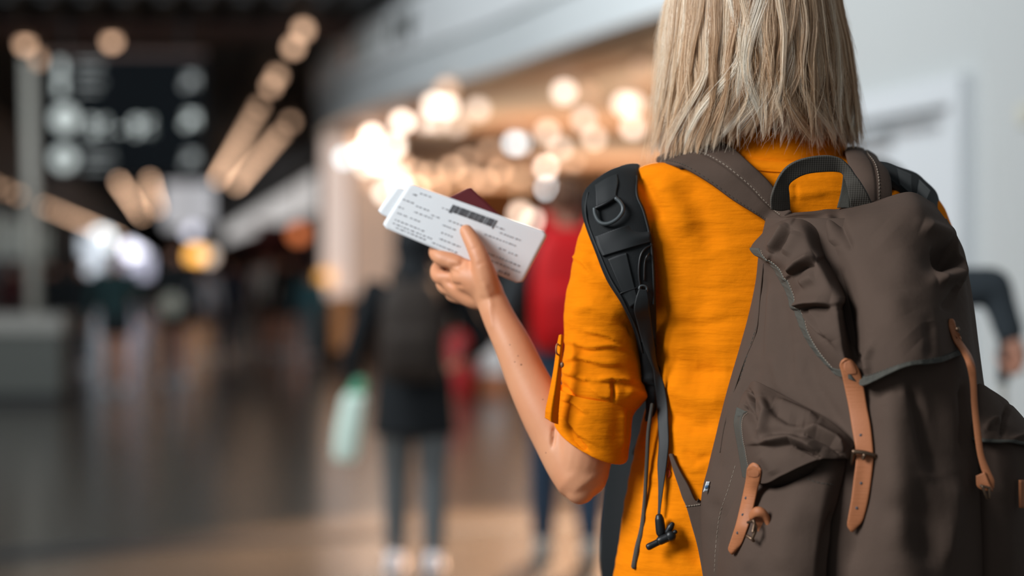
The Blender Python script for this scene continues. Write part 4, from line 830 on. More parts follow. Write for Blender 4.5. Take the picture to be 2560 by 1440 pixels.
# ---- curved shop canopy: fascia, soffit
plan = np.array([(2.6, 10.2), (1.9, 12.0), (1.07, 14.05), (.42, 16.2), (-.11, 18.15), (-.66, 19.8), (-1.19, 21.4), (-1.75, 23.3), (-2.28, 25.4), (-2.62, 27.2), (-2.72, 28.4), (-2.60, 29.6), (-2.2, 30.6), (-1.2, 31.6), (.4, 32.4)])
PL = cr(plan, 90); tn = np.gradient(PL, axis=0); tn /= np.linalg.norm(tn, axis=1, keepdims=True); nl = np.stack([-tn[:, 1], tn[:, 0]], 1)   # points out to the concourse
def fasc(z0_, z1_, out, th=.12):
    A_ = PL+nl*out; B_ = PL+nl*(out-th); rings = [[(*A_[i], z0_), (*A_[i], z1_), (*B_[i], z1_), (*B_[i], z0_)] for i in range(len(PL))]; return loft(rings)
if (nl[40] @ np.array([-1, -.3])) < 0: nl = -nl
can = bpy.data.objects.new('trim_5', None); C.objects.link(can); can['kind'] = 'structure'
put('fascia_lower_band', fasc(3.20, 3.62, .0), M['fascia'], can, smooth=False)
put('fascia_sign_band', fasc(3.62, 4.18, .07), M['fascia_hi'], can, smooth=False)
put('fascia_upper_band', fasc(4.18, 5.0, .0), M['fascia_dk'], can, smooth=False)
sp = [tuple(PL[i]-nl[i]*.07) for i in range(len(PL))]+[(9, 34), (14, 30), (14, 11.9), (2.0, 11.9)]
put('ceiling_canopy', slab([p for p in sp], 3.25, 3.35), M['soffit'], smooth=False, **st)
put('trim_6', slab([PL[i]-nl[i]*1.3 for i in range(22, 78)]+[PL[i]-nl[i]*1.9 for i in range(77, 21, -1)], 3.235, 3.25), M['soffitband'], smooth=False, **st)
put('ceiling_shop', slab([(-2.5, 29.9), (-1.0, 31.2), (.4, 32.0), (9, 33.6), (14, 29.7), (16, 60), (-5.0, 60), (-4.3, 45), (-3.3, 34)], 3.252, 3.352), M['soffit'], smooth=False, **st)
put('wall_back', slab([(-4.6, 59.5), (15.9, 59.5), (15.9, 60), (-4.6, 60)], 0, 3.25), M['brownwood'], smooth=False, **st)
# lettering on the sign band
sg = thing('shop_sign', 'dark lettering with an orange block on the curved white canopy band', 'sign', (0, 0, 0))
dist = lambda px: int(np.argmin(np.abs(1280+(PL[:, 0]+nl[:, 0]*.07)/(PL[:, 1]+nl[:, 1]*.07)*F-px)[:62]))
def to_mesh(cu):
    o = bpy.data.objects.new('t', cu); C.objects.link(o); dg = bpy.context.evaluated_depsgraph_get(); dg.update(); me = bpy.data.meshes.new_from_object(o.evaluated_get(dg)); bpy.data.objects.remove(o); return me
def letter(ch, px, z, h, m):
    i = dist(px); p = PL[i]+nl[i]*.085; t = -tn[i] if tn[i][1] > 0 else tn[i]
    cu = bpy.data.curves.new('letter', 'FONT'); cu.body = ch; cu.size = h; cu.extrude = .012; cu.align_x = 'CENTER'; cu.offset = .012
    o = link('letter', to_mesh(cu), m, sg); o.location = (p[0], p[1], z)
    ang = math.atan2(t[1], t[0]); o.rotation_euler = (PI/2, 0, ang)
ink1 = node_mat('sign_letter_dark', (.06, .065, .06), .5); ink2 = node_mat('sign_letter_grey', (.30, .32, .30), .5)
i = dist(868); p = PL[i]+nl[i]*.08; put('orange_block', join([prism([(-.16, 0), (.16, 0), (.16, .34), (-.16, .34)], np.array([p[0], p[1], 3.74]), np.array([tn[i][0], tn[i][1], 0]), np.array([0, 0, 1.]), np.array([nl[i][0], nl[i][1], 0]), .02)]), node_mat('pale_orange_block', (.62, .42, .34), .5), sg, smooth=False)
for ch, px_, m_ in [('A', 893, ink2), ('L', 915, ink2), ('L', 934, ink2), ('T', 956, ink2), ('O', 984, ink1), ('W', 1018, ink1)]: letter(ch, px_, 3.76, .42, m_)

# ---- hanging direction sign
sign = thing('hanging_sign', 'black overhead direction sign with white symbols and gate numbers 36-96', 'sign', at(310, 440, 22.0))
Ys = 22.0
a_, b_ = at(106, 142, Ys), at(512, 440, Ys)
put('board', box(((a_[0]+b_[0])/2, Ys+.08, (a_[2]+b_[2])/2), (b_[0]-a_[0], .16, a_[2]-b_[2])), M['signb'], sign, smooth=False)
for x in (a_[0]+.25, b_[0]-.25): put('hanger_rod', cyl((x, Ys+.08, a_[2]-.02), (x, Ys+.08, 4.3), .025, 12), M['black'], sign)
put('top_rail', box(((a_[0]+b_[0])/2, Ys+.08, a_[2]+.03), (b_[0]-a_[0], .18, .05)), M['beam'], sign, smooth=False)
def disc(px_, py_, r, m, name, r0=None):
    c = at(px_, py_, Ys-.004); k = Ys/F
    put(name, cyl(c, c+[0, -.012, 0], r*k, 32), m, sign)
    if r0: put(name+'_centre', cyl(c+[0, -.012, 0], c+[0, -.018, 0], r0*k, 20), M['signb'], sign)
disc(163, 297, 31, M['signw'], 'round_symbol', 7); disc(160, 397, 29, M['signw'], 'round_symbol', 9)
for y in (168, 214):
    disc(151, y-10, 8, M['signw'], 'pictogram_head'); c = at(151, y+8, Ys-.01); put('pictogram_body', box(c, (.075, .012, .11)), M['signw'], sign, smooth=False)
def stext(s, px_, py_, h, m):
    cu = bpy.data.curves.new('lettering', 'FONT'); cu.body = s; cu.size = h*Ys/F*1.35; cu.extrude = .006; cu.offset = .006; o = link('lettering', to_mesh(cu), m, sign)
    o.location = tuple(at(px_, py_, Ys-.008)-world_loc(sign)); o.rotation_euler = (PI/2, 0, 0)
stext('36 - 96', 216, 338, 44, M['signw'])
for (x0, y0, x1) in [(192, 158, 256), (192, 176, 250), (192, 206, 258), (192, 226, 246), (206, 380, 280), (206, 400, 284), (206, 420, 270)]:
    a2, b2 = at(x0, y0, Ys), at(x1, y0, Ys); put('text_line', box(((a2[0]+b2[0])/2, Ys-.006, a2[2]), (b2[0]-a2[0], .012, .022)), M['signg'], sign, smooth=False)
for y, mm in ((205, M['signg']), (302, M['signw']), (400, M['signg'])):
    c = at(474, y, Ys-.01); put('arrow', prism([(-.09, -.03), (.02, -.03), (.02, -.10), (.12, 0), (.02, .10), (.02, .03), (-.09, .03)], c, np.array([.7, 0, .7]), np.array([-.7, 0, .7]), np.array([0, -1., 0]), .012), mm, sign, smooth=False)

# ---- post on a grey plinth, left edge
pl_ = thing('plinth_with_post', 'grey box plinth carrying a tall pale metal post at the left edge', 'post', (at(60, 650, 20.0)[0], 20.2, 0))
xa, xb = at(-90, 0, 20.)[0], at(158, 0, 20.)[0]
put('plinth', box(((xa+xb)/2, 20.35, .41), (xb-xa-.04, .7, .62)), M['planter'], pl_, smooth=False)
put('plinth_top', box(((xa+xb)/2, 20.35, .81), (xb-xa, .78, .17)), M['greylt'], pl_, smooth=False)
put('base', box(((xa+xb)/2, 20.38, .05), (xb-xa-.12, .6, .1)), M['black'], pl_, smooth=False)
xt, xp = at(72, 0, 20.2)[0], at(86, 0, 20.2)[0]
put('post', cyl((xp, 20.2, .88), (xt, 20.2, 3.50), .066, 24), M['grey'], pl_)

# ---- ceiling lamps
lamp_cache = {}
def lampmat(I, warm, d_px):
    s = I*(70/max(d_px, 8))**2; s = round(s*4)/4 or .25; k = (s, warm)
    if k not in lamp_cache: lamp_cache[k] = emit('lamp_glow', {'w': (1, .80, .66), 'o': (1, .62, .40), 'c': (.90, .97, 1.0), 'p': (.86, .86, 1.0), 'a': (1.0, .48, .10), 'r': (1, .28, .10)}[warm], s)
    return lamp_cache[k]
lamp_me = {}
def lamp(px_, py_, zc, I, warm, label, group, r=.075, Y=None, drop=.0):
    """small globe lamp just under the ceiling at height zc"""
    z = zc-.05-r-drop
    if Y is None: Y = (z-CZ)*F/(650-py_)
    X = (px_-1280)/F*Y; d_px = 2*r*F/Y
    t = thing('ceiling_lamp', label, 'lamp', (X, Y, zc), group); k = (round(r, 4), round(drop, 3))
    if k not in lamp_me:
        lamp_me[k] = (make_mesh('globe', *ell((0, 0, -.05-r-drop), (r, r, r), 20, 14)), make_mesh('ceiling_rose', *cyl((0, 0, -.06-drop), (0, 0, 0), r*.55 if drop == 0 else .012, 16)))
    g_, c_ = lamp_me[k]; g_ = g_.copy(); o = bpy.data.objects.new('globe', g_); g_.materials.append(lampmat(I, warm, d_px)); C.objects.link(o); o.parent = t
    c_ = c_.copy(); o = bpy.data.objects.new('ceiling_rose', c_); c_.materials.append(M['grey']); C.objects.link(o); o.parent = t
shop = [(1117, 222, .45, 'o'), (1605, 175, .34, 'o'), (1410, 230, 1.1, 'w'), (1470, 232, .25, 'o'), (1195, 273, .62, 'w'), (1085, 262, 1.3, 'w'), (1117, 266, 1.3, 'w'), (1560, 259, 1.0, 'w'), (1582, 260, .8, 'w'), (1460, 298, .62, 'w'), (1582, 318, .85, 'w'), (1368, 330, .55, 'w'), (1485, 345, .5, 'w'),
        (1286, 358, .75, 'c'), (1299, 359, .6, 'c'), (1005, 305, 1.4, 'w'), (1140, 312, .4, 'w'), (1092, 306, .5, 'w'), (1062, 304, .5, 'w'), (1400, 372, .5, 'w'), (930, 340, 1.5, 'w'), (985, 365, 1.2, 'w'), (905, 382, 1.7, 'w'), (945, 405, 1.7, 'w'), (862, 395, .65, 'c'), (1365, 418, .85, 'w'),
        (1130, 420, .42, 'o'), (1225, 376, .26, 'o'), (1168, 400, .26, 'o'), (1432, 402, .3, 'o'), (1075, 436, .3, 'o'), (1002, 412, .5, 'o'), (995, 440, .6, 'w'), (962, 482, .9, 'w'), (1003, 472, 1.1, 'w'), (1042, 470, .6, 'o'), (930, 455, .25, 'o'), (888, 356, .3, 'o'), (1322, 485, .6, 'w'), (1368, 471, .5, 'c'),
        (1300, 442, .3, 'o'), (1250, 428, .3, 'o'), (1215, 452, .3, 'o'), (1178, 446, .28, 'o'), (1092, 474, .3, 'o'), (1412, 452, .3, 'o'), (970, 420, .6, 'w'), (1040, 430, .35, 'o'), (915, 415, .8, 'w'), (1390, 500, .35, 'w'), (1260, 480, .3, 'o')]
ORD = 'first second third fourth fifth sixth seventh eighth ninth tenth eleventh twelfth thirteenth fourteenth fifteenth sixteenth seventeenth eighteenth nineteenth twentieth'.split()
def ordn(k): return ORD[k] if k < 20 else {2: 'twenty-', 3: 'thirty-'}[(k+1)//10]+ORD[(k+1) % 10-1] if (k+1) % 10 else 'thirtieth'
cnt = {}
for (x, y, I, wm) in sorted(shop):
    zc = 3.25; hi = y < 372; key = (wm, hi); k = cnt.get(key, 0); cnt[key] = k+1
    nm = {'w': 'bright warm', 'o': 'dim amber', 'c': 'cool white'}[wm]
    kw_ = {}
    if x < 1010 and y > 330: kw_ = dict(Y=27.0, drop=3.25-.125-(CZ+(650-y)/F*27.0))
    lamp(x, y, zc, I*(.95 if I > .9 else .85), wm, nm+' globe lamp under the canopy, '+ordn(k)+' from the left of its '+('upper' if hi else 'lower')+' cluster', nm+' canopy lamps', **kw_)
for x, y, lb in [(1332, 552, 'right'), (1300, 535, 'left')]: lamp(x, y, 3.25, .6, 'w', 'frosted lamp hanging low on a rod in the shop, the '+lb+' one of two', 'low shop lamps', drop=1.05)
rows_ = [(.57, [75, 118, 190, 215, 268, 292, 312, 330, 345, 358, 370, 381, 391, 401, 410, 419, 427, 435, 442, 449], 'beside the curved canopy'), (.86, [305, 335, 350, 364, 377, 389, 400, 411, 421, 430, 439, 447, 455, 463], 'along the right bulkhead'),
         (-.68, [110, 455, 466, 477, 488, 499, 509, 519, 529, 538], 'starting at the pale post'), (-.275, [103, 450, 462, 474, 486, 498, 510, 521], 'behind the hanging sign')]
for rt_, ys, nm in rows_:
    for j, y in enumerate(ys):
        lamp(430+rt_*(650-y), y, 4.22, .12 if y > 230 else (.24 if y > 130 else .42), 'o', 'amber ceiling lamp, '+ordn(j)+' from the near end of the row '+nm, 'ceiling lamps in the row '+nm)
lamp(97, 148, 4.22, .22, 'o', 'single amber ceiling lamp just right of the top of the pale post', 'ceiling lamps in the row starting at the pale post')
j = 0
for k in range(26):
    Y = 33+k*2.6+.05*k*k; h = 3.0-.05-.06-CZ; lat = -3.42; x = 430+lat/Y*F; y = 650-h/Y*F
    if x > -40: lamp(x, y, 3.0, .075, 'o', 'amber lamp, '+ordn(j)+' from the near end of the row under the left bulkhead', 'left bulkhead lamps', r=.06, Y=Y); j += 1
# far lights
def glow(px_, py_, Y, r, I, col, label, zc=None):
    X, _, z = at(px_, py_, Y); t = thing('wall_lamp' if zc is None else 'pendant_lamp', label, 'lamp', (X, Y, z))
    put('globe', ell((X, Y, z), (r, r, r), 20, 14), lampmat(I, col, 2*r*F/Y), t)
    put('stem', cyl((X, Y, z+r*.9), (X, Y, zc or z+r+.3), .02, 10), M['black'], t)
glow(255, 600, 60, .32, 2.2, 'c', 'brilliant white round lamp above the bright screen at far left', 3.0)
glow(325, 626, 62, .24, 1.1, 'p', 'white globe lamp, leftmost of the overlapping trio at the far end', 3.0)
glow(345, 636, 66, .24, .8, 'p', 'white globe lamp, middle of the overlapping trio at the far end', 3.0)
glow(366, 650, 70, .24, .45, 'p', 'dimmer lilac globe lamp, rightmost of the overlapping trio', 3.0)
glow(480, 576, 58, .22, .55, 'p', 'lilac white globe lamp just below the pair of hanging panels', 4.3)
glow(491, 641, 56, .26, 1.3, 'a', 'glowing orange globe lamp at the far end of the hall', 4.3)
glow(520, 640, 58, .22, .45, 'w', 'pale globe lamp touching the glowing orange one', 4.3)
glow(746, 584, 48, .2, .38, 'r', 'dull red-orange globe lamp beneath the long white band', 4.3)
X, _, z = at(812, 694, 28.62); t = thing('wall_lamp', 'small orange globe lamp low beside the pale shop board', 'lamp', (X, 28.62, z)); put('globe', ell((X, 28.62, z), (.11, .11, .11), 20, 14), lampmat(.4, 'a', 38), t); put('bracket', cyl((X, 28.70, z), (X, 28.775, z), .03, 10), M['black'], t)
def screen(px0, py0, px1, py1, Y, col, I, label, name='screen', foot=None, cat='screen', frame=True):
    a, b = at(px0, py0, Y), at(px1, py1, Y); t = thing(name, label, cat, ((a[0]+b[0])/2, Y, foot if foot is not None else b[2]))
    put('display', box(((a[0]+b[0])/2, Y-.02, (a[2]+b[2])/2), (b[0]-a[0], .03, a[2]-b[2])), emit(name+'_light', col, I), t, smooth=False)
    put('casing', box(((a[0]+b[0])/2, Y+.05, (a[2]+b[2])/2), (b[0]-a[0]+.06, .1, a[2]-b[2]+.06)), M['black'], t, smooth=False)
    if foot is not None: put('stand', cyl(((a[0]+b[0])/2, Y+.05, min(foot, 4.3)), ((a[0]+b[0])/2, Y+.05, b[2] if foot == 0 else a[2]), .05, 12), M['black'], t)
screen(203, 590, 262, 715, 59, (.82, .90, 1.0), 1.0, 'tall bright white light box beside the dark figure at far left', foot=0)
screen(312, 640, 380, 694, 64, (.74, .74, .92), .8, 'lilac backlit panel beneath the far trio of lamps', foot=0)
screen(412, 458, 470, 572, 46, (.80, .79, .82), .62, 'left of the two pale hanging information panels', 'information_panel', foot=4.3, cat='panel')
screen(478, 458, 532, 560, 46, (.80, .80, .84), .62, 'right of the two pale hanging information panels', 'information_panel', foot=4.3, cat='panel')
# lit shop band on the right
band_o = put('fascia_light_band', hslab(3.9, 4.03, 55, 150, 2.8, 3.82), emit('backlit_shop_band', (.80, .77, .75), .72), smooth=False); tag(band_o, 'long pale backlit band running above the far right shops', 'sign')
# shopfront panels beneath the canopy's rounded end
def panel(px0, px1, Y0, Y1, z0_, z1_, m, label, name='display_board', cat='board', d=.15):
    a, b = (px0-1280)/F*Y0, (px1-1280)/F*Y1
    return tag(put(name, slab([(a, Y0), (b, Y1), (b, Y1+d), (a, Y0+d)], z0_, z1_), m, smooth=False), label, cat)
panel(806, 872, 28.8, 28.5, .905, 3.2, M['pinkpanel'], 'backlit pale pink board under the rounded end of the white canopy')
panel(880, 985, 29.1, 31.0, .905, 3.2, M['greypanel'], 'backlit warm grey board standing just right of the pink one')
panel(792, 806, 28.8, 28.8, 0, 3.2, M['black'], 'thin dark upright at the left end of the shopfront', 'upright_post', 'post')
panel(806, 985, 28.9, 30.9, 0, .9, M['darkshop'], 'dark low wall under the pale shopfront panels', 'low_wall', 'wall')
panel(1000, 1100, 40, 42, 0, 2.6, M['brownwood'], 'brown shop column behind the ticket', 'shop_column', 'column', .6)
panel(1140, 1345, 42, 42, 1.9, 3.0, M['orangewall'], 'orange wall sign deep inside the shop above the ticket', 'wall_sign', 'sign')
panel(1100, 1460, 44, 44, 0, 1.9, M['darkshop'], 'dark shop counter below the orange wall sign', 'shop_counter', 'counter', .8)
panel(640, 730, 60, 62, .2, 2.6, M['redwall'], 'dark red kiosk wall under the white band', 'kiosk_wall', 'wall', .5)
panel(832, 872, 25.5, 25.5, .30, 1.0, M['orangewall'], 'orange upright banner on the floor behind the walker in black', 'floor_banner', 'banner', .08)
# white and orange display stand
ds = thing('display_stand', 'low display stand, white above orange, beyond the raised forearm', 'stand', (at(1215, 980, 21.6)[0], 21.8, 0))
x0, x1 = at(1168, 0, 21.6)[0], at(1264, 0, 21.6)[0]
put('base', box(((x0+x1)/2, 21.8, .11), (x1-x0-.02, .4, .22)), node_mat('orange_board', (.55, .20, .08), .5), ds, smooth=False)
put('cabinet', box(((x0+x1)/2, 21.8, .37), (x1-x0, .44, .30)), M['fascia_hi'], ds, smooth=False)
sc_ = thing('suitcase', 'small red suitcase standing left of the white and orange stand', 'suitcase', (at(1148, 0, 21)[0], 21.2, 0))
xs = at(1148, 0, 21.2)[0]
rc = node_mat('red_shell', (.40, .012, .014), .4)
put('shell', tube([(xs, 21.2, .09), (xs, 21.2, .30), (xs, 21.2, .58)], [.15, .17, .15], 20, flat=((0, 1, 0), .55)), rc, sc_)
for s in (-1, 1): put('wheel', cyl((xs+s*.1-.015, 21.2, .03), (xs+s*.1+.015, 21.2, .03), .03, 12), M['black'], sc_); put('handle_tube', cyl((xs+s*.06, 21.2, .6), (xs+s*.06, 21.2, .95), .008, 8), M['grey'], sc_)
put('handle_grip', cyl((xs-.07, 21.2, .95), (xs+.07, 21.2, .95), .014, 10), M['black'], sc_)

# ================================================================ people in the concourse
def colmat(name, c, r=.8): 
    if name not in M: M[name] = node_mat(name, c, r, spec=.15)
    return M[name]
M['skin_far'] = node_mat('skin_tan', (.42, .20, .13), .55)
def person(label, X, Y, h, rot=0, top='black_jacket', topc=(.012, .014, .016), low='trousers', lowc=(.03, .03, .035), hair=(.02, .015, .012), stride=.12, shoec=(.4, .4, .42), coat=.0, bare=False, shorts=False, hood=False, vox=.009,
           arm=1.0, fist=False, lh=None, rh=None, le=None, re_=None, group=None, longhair=False, shoulder=1.0):
    s = h/1.70; P = lambda x, y, z: np.array([x*s, y*s, z*s]); t = thing('person', label, 'person', (X, Y, 0), group, rot)
    lh = lh or (-.27, .05, .82); rh = rh or (.27, .05, .82); lg = .78 if not (bare or shorts) else 1.0; le = le or (-.27, -.03, 1.10); re_ = re_ or (.27, -.03, 1.10); W_ = shoulder
    la, ra = P(-.10, stride, .09), P(.10, -stride, .09+stride*.25); lk, rk = P(-.095, stride*.75, .49), P(.095, -stride*.15, .48)
    hips = [P(-.09, 0, .92), P(.09, 0, .92)]
    b = [ell(P(0, .02, 1.60), np.array([.076, .093, .105])*s, 20, 14), ell(P(0, .055, 1.535), np.array([.050, .055, .05])*s), tube([P(0, .0, 1.55), P(0, -.01, 1.42)], [.055*s, .062*s], 16),
         tube([P(0, .115, 1.60), P(0, .125, 1.575)], [.012*s, .016*s], 8), tube([P(0, 0, .93), P(0, .0, 1.10), P(0, 0, 1.28), P(0, 0, 1.38)], [.135*s, .115*s, .135*s, .12*s], 20, flat=((0, 1, 0), .72))]
    for sg_, k in ((-1, 0), (1, 1)): b.append(tube([P(sg_*.075, .01, 1.61), P(sg_*.088, 0, 1.59)], [.014*s, .012*s], 8))
    def limb(Q, R, n=14): return tube(Q, [r*s for r in R], n)
    arms = []
    for sg_, e, q in ((-1, le, lh), (1, re_, rh)):
        sh_ = P(sg_*.165*W_, 0, 1.39); e = P(*e); q = P(*q); b.append(limb([sh_, (sh_+e)/2, e], [.052, .046, .038])); b.append(limb([e, (e*.5+q*.5), q], [.038, .034, .025])); arms.append((sh_, e, q))
        d_ = (q-e)/np.linalg.norm(q-e); sd = np.array([0, 1., 0]); sd = sd-d_*(sd@d_); sd /= np.linalg.norm(sd)+1e-9
        if fist and sg_ > 0:
            pa = np.cross(d_, sd); b.append(tube([q, q+d_*.03*s, q+d_*.055*s], [.026*s, .034*s, .032*s], 12, flat=(pa, .75)))
            for f in range(4): c = q+d_*.05*s+sd*(f-1.5)*.019*s; b.append(tube([c, c+d_*.030*s-pa*.010*s, c+d_*.034*s-pa*.032*s, c+d_*.012*s-pa*.040*s], [.011*s, .0105*s, .010*s, .009*s], 8))
            b.append(tube([q+d_*.01*s+sd*.022*s, q+d_*.035*s+sd*.040*s-pa*.02*s, q+d_*.045*s+sd*.02*s-pa*.042*s], [.012*s, .011*s, .010*s], 8)); continue
        b.append(tube([q, q+d_*.045*s, q+d_*.085*s], [.026*s, .036*s, .032*s], 12, flat=(np.cross(d_, sd), .6)))
        for f in range(4): c = q+d_*.085*s+sd*(f-1.5)*.018*s; b.append(tube([c, c+d_*.035*s, c+d_*.062*s-np.cross(d_, sd)*sg_*.012*s], [.0098*s, .0095*s, .0085*s], 8))
        b.append(tube([q+d_*.02*s+sd*.02*s, q+d_*.055*s+sd*.045*s, q+d_*.085*s+sd*.05*s], [.011*s]*3, 8))
    for hp, k, a in ((hips[0], lk, la), (hips[1], rk, ra)):
        b.append(limb([hp, (hp+k)/2, k], [.080*lg, .072*lg, .052*lg])); b.append(limb([k, k*.6+a*.4+P(0, -.015*lg, 0), a], [.052*lg, .052*lg, .034])); b.append(limb([a+P(0, -.02, -.03), a+P(0, .08, -.045), a+P(0, .14, -.055)], [.034, .032, .024]))
    link('body', remesh(b, vox, 3), M['skin_far'], t)
    hm = 1.40; hem = .92-coat
    j = [tube([P(0, -.01, 1.445), P(0, -.005, 1.39)], [.075*s, .13*s], 20, flat=((0, 1, 0), .8)),
         tube([P(0, 0, 1.39), P(0, 0, 1.25), P(0, 0, 1.08), P(0, 0, .95), P(0, 0, hem)], [.150*s*W_, .168*s, .158*s, .185*s, (.188+coat*.10)*s], 24, flat=((0, 1, 0), .74), rnd=False)]
    for (sh_, e, q) in arms: j.append(limb([sh_+P(0, 0, .0), (sh_+e)/2, e], [.070*arm, .062*arm, .054*arm])); j.append(limb([e, (e+q)/2, q*.94+e*.06], [.054*arm, .047*arm, .038]))
    link('top', remesh(j, .011, 4), colmat(top, topc), t)
    g = [tube([P(0, 0, .98), P(0, 0, .86)], [.138*s, .140*s], 20, flat=((0, 1, 0), .8))]
    if not bare:
        for hp, k, a in ((hips[0], lk, la), (hips[1], rk, ra)):
            g.append(limb([hp, (hp+k)/2, k] if not shorts else [hp, hp*.55+k*.45], [.098, .090, .070] if not shorts else [.104, .100]))
            if not shorts: g.append(limb([k, (k+a)/2, a+P(0, 0, .02)], [.070, .064, .050]))
    link('trousers' if not shorts else 'shorts', remesh(g, .011, 3), colmat(low, lowc), t)
    for a, sg_ in ((la, -1), (ra, 1)):
        put('shoe', join([tube([a+P(0, -.05, -.035), a+P(0, .02, -.03), a+P(0, .10, -.045), a+P(0, .165, -.052)], [.045*s, .046*s, .042*s, .030*s], 14, flat=((0, 0, 1), .9)), box(a+P(0, .055, -.082), (.085*s, .26*s, .016*s))]), colmat('shoe_%d_%d' % (int(shoec[0]*99), int(shoec[2]*99)), shoec, .5), t, local=True)
    hr = [ell(P(0, .0, 1.625), np.array([.086, .098, .092])*s, 20, 14)]
    if longhair: hr.append(tube([P(0, -.05, 1.62), P(0, -.075, 1.50), P(0, -.085, 1.38)], [.075*s, .080*s, .060*s], 16, flat=((0, 1, 0), .5)))
    if hood: hr = [ell(P(0, -.005, 1.61), np.array([.105, .115, .125])*s, 20, 14), tube([P(0, -.06, 1.50), P(0, -.09, 1.42)], [.10*s, .10*s], 16, flat=((0, 1, 0), .6))]
    o = link('hood' if hood else 'hair', remesh(hr, .01, 3), colmat('hair_%d_%d' % (int(hair[0]*99), int(hair[1]*99)), hair, .7), t)
    return t, s
def daypack(label, X, Y, s, m, rot=0, group=None):
    t = thing('backpack', label, 'backpack', (X, Y-.17*s, 1.02*s), group)
    def rr(z, w_, d_, y): th_ = np.linspace(0, 2*PI, 28, endpoint=False); c_, s__ = np.cos(th_), np.sin(th_); return np.stack([np.sign(c_)*abs(c_)**.6*w_*s, y*s+np.sign(s__)*abs(s__)**.6*d_*s, np.full(28, z*s)], 1)
    put('bag_body', loft(cr(np.array([rr(-.06, .10, .05, -.06), rr(-.04, .145, .085, -.07), rr(.15, .155, .095, -.075), rr(.32, .14, .08, -.06), rr(.40, .10, .05, -.045), rr(.42, .05, .02, -.04)]), 30)), m, t, local=True)
    put('front_pocket', loft(cr(np.array([rr(-.02, .09, .02, -.155), rr(.01, .11, .035, -.16), rr(.16, .11, .035, -.165), rr(.20, .08, .015, -.15)]), 16)), m, t, local=True)
    for sg_ in (-1, 1): put('shoulder_strap', tube([(sg_*.07*s, -.02*s, .38*s), (sg_*.085*s, .05*s, .45*s), (sg_*.10*s, .17*s, .455*s), (sg_*.11*s, .30*s, .40*s), (sg_*.115*s, .34*s, .25*s), (sg_*.13*s, .22*s, .02*s)], .022*s, 12, flat=((0, 1, .3), .5)), m, t, local=True)
    return t
XA = at(1036, 0, 9.25)[0]
person('walker in a long black hooded coat and grey leggings, below the raised hand', XA, 9.25, 1.60, -.03, 'black_coat', (.010, .012, .014), 'grey_leggings', (.11, .12, .125), hood=True, hair=(.010, .012, .014), coat=.24, shoec=(.70, .70, .74), stride=.07, vox=.006,
       le=(-.30, -.02, 1.08), lh=(-.29, .02, .84), re_=(.34, .05, 1.14), rh=(.24, .22, 1.05), shoulder=1.15)
daypack('dark brown backpack on the back of the walker in the long black coat', XA, 9.23, 1.60/1.7, colmat('dark_brown_nylon', (.030, .023, .019), .6))
bagx = at(880, 0, 9.2)[0]
bg = thing('carrier_bag', 'white and mint green bag hanging from the left hand of the walker in black', 'bag', (bagx, 9.2, .5))
def bagring(z, x, w_, d_): th_ = np.linspace(0, 2*PI, 28, endpoint=False); c_, s__ = np.cos(th_), np.sin(th_); return np.stack([bagx+x+np.sign(c_)*abs(c_)**.7*w_, 9.22+d_*s__, np.full(28, z)], 1)
put('bag_body', loft(cr(np.array([bagring(.515, -.035, .03, .012), bagring(.54, -.03, .055, .03), bagring(.66, -.015, .062, .035), bagring(.80, .008, .055, .025), bagring(.83, .012, .045, .012)]), 26)), colmat('pale_mint_plastic', (.62, .78, .70), .5), bg)
put('neck', loft(cr(np.array([bagring(.83, .012, .045, .012), bagring(.86, .03, .035, .012), bagring(.90, .035, .022, .01)]), 10)), colmat('green_plastic', (.13, .42, .26), .5), bg)
XR = at(1415, 0, 9.6)[0]
person('walker in dark jacket and blue jeans beneath a red backpack, beside the orange sleeve', XR, 9.6, 1.83, .02, 'charcoal_jacket', (.028, .033, .036), 'blue_jeans', (.028, .05, .085), hair=(.10, .05, .03), stride=.10, shoec=(.30, .31, .30), vox=.007, le=(-.27, -.06, 1.10), lh=(-.24, .10, .90))
rb_ = daypack('bright red backpack on the walker beside the orange sleeve', XR+.02, 9.6, 1.83/1.7, colmat('bright_red_nylon', (.45, .006, .008), .55)); rb_.scale = (1.15, 1.0, 1.12)
# at the right edge, mostly hidden behind the pack
XP = at(2192, 0, 4.85)[0]; k_ = 1.68/1.7
def loc_(px_, py_, Y=4.85): p = at(px_, py_, Y); return ((p[0]-XP)/k_, (Y-4.85)/k_, p[2]/k_)
person('person in a dark grey pullover, only one bent arm showing right of the brown backpack', XP, 4.85, 1.68, 0, 'dark_grey_pullover', (.040, .050, .058), 'black_trousers', (.015, .016, .018), hair=(.03, .02, .015), stride=.03, vox=.0055, arm=.84, fist=True, re_=loc_(2484, 712), rh=loc_(2526, 838), le=(-.26, -.02, 1.12))
pole = thing('pole', 'thin pale grey pole gripped upright by the person at the right edge', 'pole', (at(2512, 0, 4.86)[0], 4.87, 0)); xq = at(2508, 0, 4.87)[0]
put('shaft', cyl((xq, 4.87, .02), (xq, 4.87, 1.26), .009, 12), M['grey'], pole); put('grip', cyl((xq, 4.87, 1.15), (xq, 4.87, 1.28), .014, 12), M['black'], pole); put('foot', cyl((xq, 4.87, 0), (xq, 4.87, .04), .014, 12), M['black'], pole)
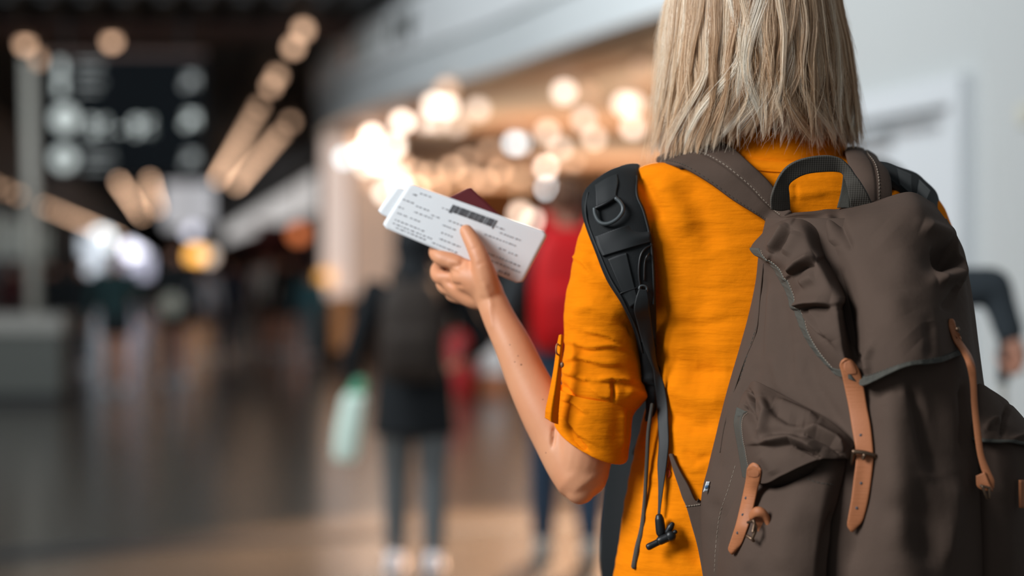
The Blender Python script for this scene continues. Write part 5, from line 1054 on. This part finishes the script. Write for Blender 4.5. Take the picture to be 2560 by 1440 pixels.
far = [ # px, feet y, head y, kwargs
 (290, 985, 618, 'in a dark teal top with bare brown legs, before the far bright screen', dict(top='dark_teal_top', topc=(.012, .030, .032), low='black_shorts', lowc=(.010, .012, .014), shorts=True, coat=.02, stride=.05)),
 (440, 962, 598, 'in black with a pale round patch on the back and bare legs', dict(top='black_top', topc=(.010, .013, .015), low='black_shorts', lowc=(.010, .012, .014), shorts=True, hair=(.02, .02, .02))),
 (506, 905, 655, 'in a pale blue and white top right of the figure with the round patch', dict(top='pale_blue_top', topc=(.42, .46, .52), low='grey_shorts', lowc=(.07, .07, .08), shorts=True)),
 (566, 900, 640, 'in dark navy clothes, left of the white-topped walker', dict(top='navy_top', topc=(.012, .025, .045), low='navy_trousers', lowc=(.014, .02, .035))),
 (616, 885, 650, 'in pale grey trousers and a maroon top in the far crowd', dict(top='maroon_top', topc=(.09, .025, .025), low='pale_grey_trousers', lowc=(.22, .22, .21))),
 (668, 890, 630, 'in a white top and dark shorts below the white band', dict(top='white_top', topc=(.55, .53, .50), low='black_shorts', lowc=(.012, .012, .014), shorts=True)),
 (716, 895, 628, 'in black with shorts right of the white-topped walker', dict(top='black_top', topc=(.010, .013, .015), low='charcoal_shorts', lowc=(.02, .022, .025), shorts=True)),
 (778, 905, 665, 'in a teal blue top at the edge of the far crowd', dict(top='teal_blue_top', topc=(.045, .13, .16), low='grey_blue_trousers', lowc=(.10, .14, .16))),
 (203, 930, 640, 'in black left of the far bright light box', dict(top='black_top', topc=(.010, .013, .015), low='black_trousers', lowc=(.015, .016, .018))),
 (130, 905, 648, 'in black standing behind the pale post', dict(top='black_top', topc=(.010, .013, .015), low='black_trousers', lowc=(.015, .016, .018))),
 (36, 900, 650, 'in dark maroon at the left edge behind the plinth', dict(top='dark_maroon_top', topc=(.05, .014, .014), low='black_trousers', lowc=(.015, .016, .018)))]
for px_, fy, hy, lab, kw in far:
    Y = 1.45*F/(fy-650); X = at(px_, 0, Y)[0]; h = (fy-hy)/F*Y
    person('walker '+lab, X, Y, h, rng.uniform(-.3, .3), vox=.012, lh=(-.27-rng.uniform(0, .05), .05+rng.uniform(-.1, .15), .84), rh=(.27, .05+rng.uniform(-.1, .15), .84), shoulder=1.12, **kw)
X, _, z = at(435, 762, 23.05); X0, Y0 = at(440, 0, 1.45*F/312)[0], 1.45*F/312
pb = thing('shoulder_bag', 'pale round bag on the back of the distant walker in black', 'bag', (X, Y0-.28, z)); put('bag_body', ell((X, Y0-.26, z), (.12, .06, .13)), colmat('pale_cream_fabric', (.46, .47, .40)), pb); put('strap', tube([(X-.08, Y0-.22, z+.08), (X-.02, Y0-.17, z+.30), (X+.10, Y0-.10, z+.42), (X+.16, Y0+.02, z+.40)], .012, 8), M['black'], pb)
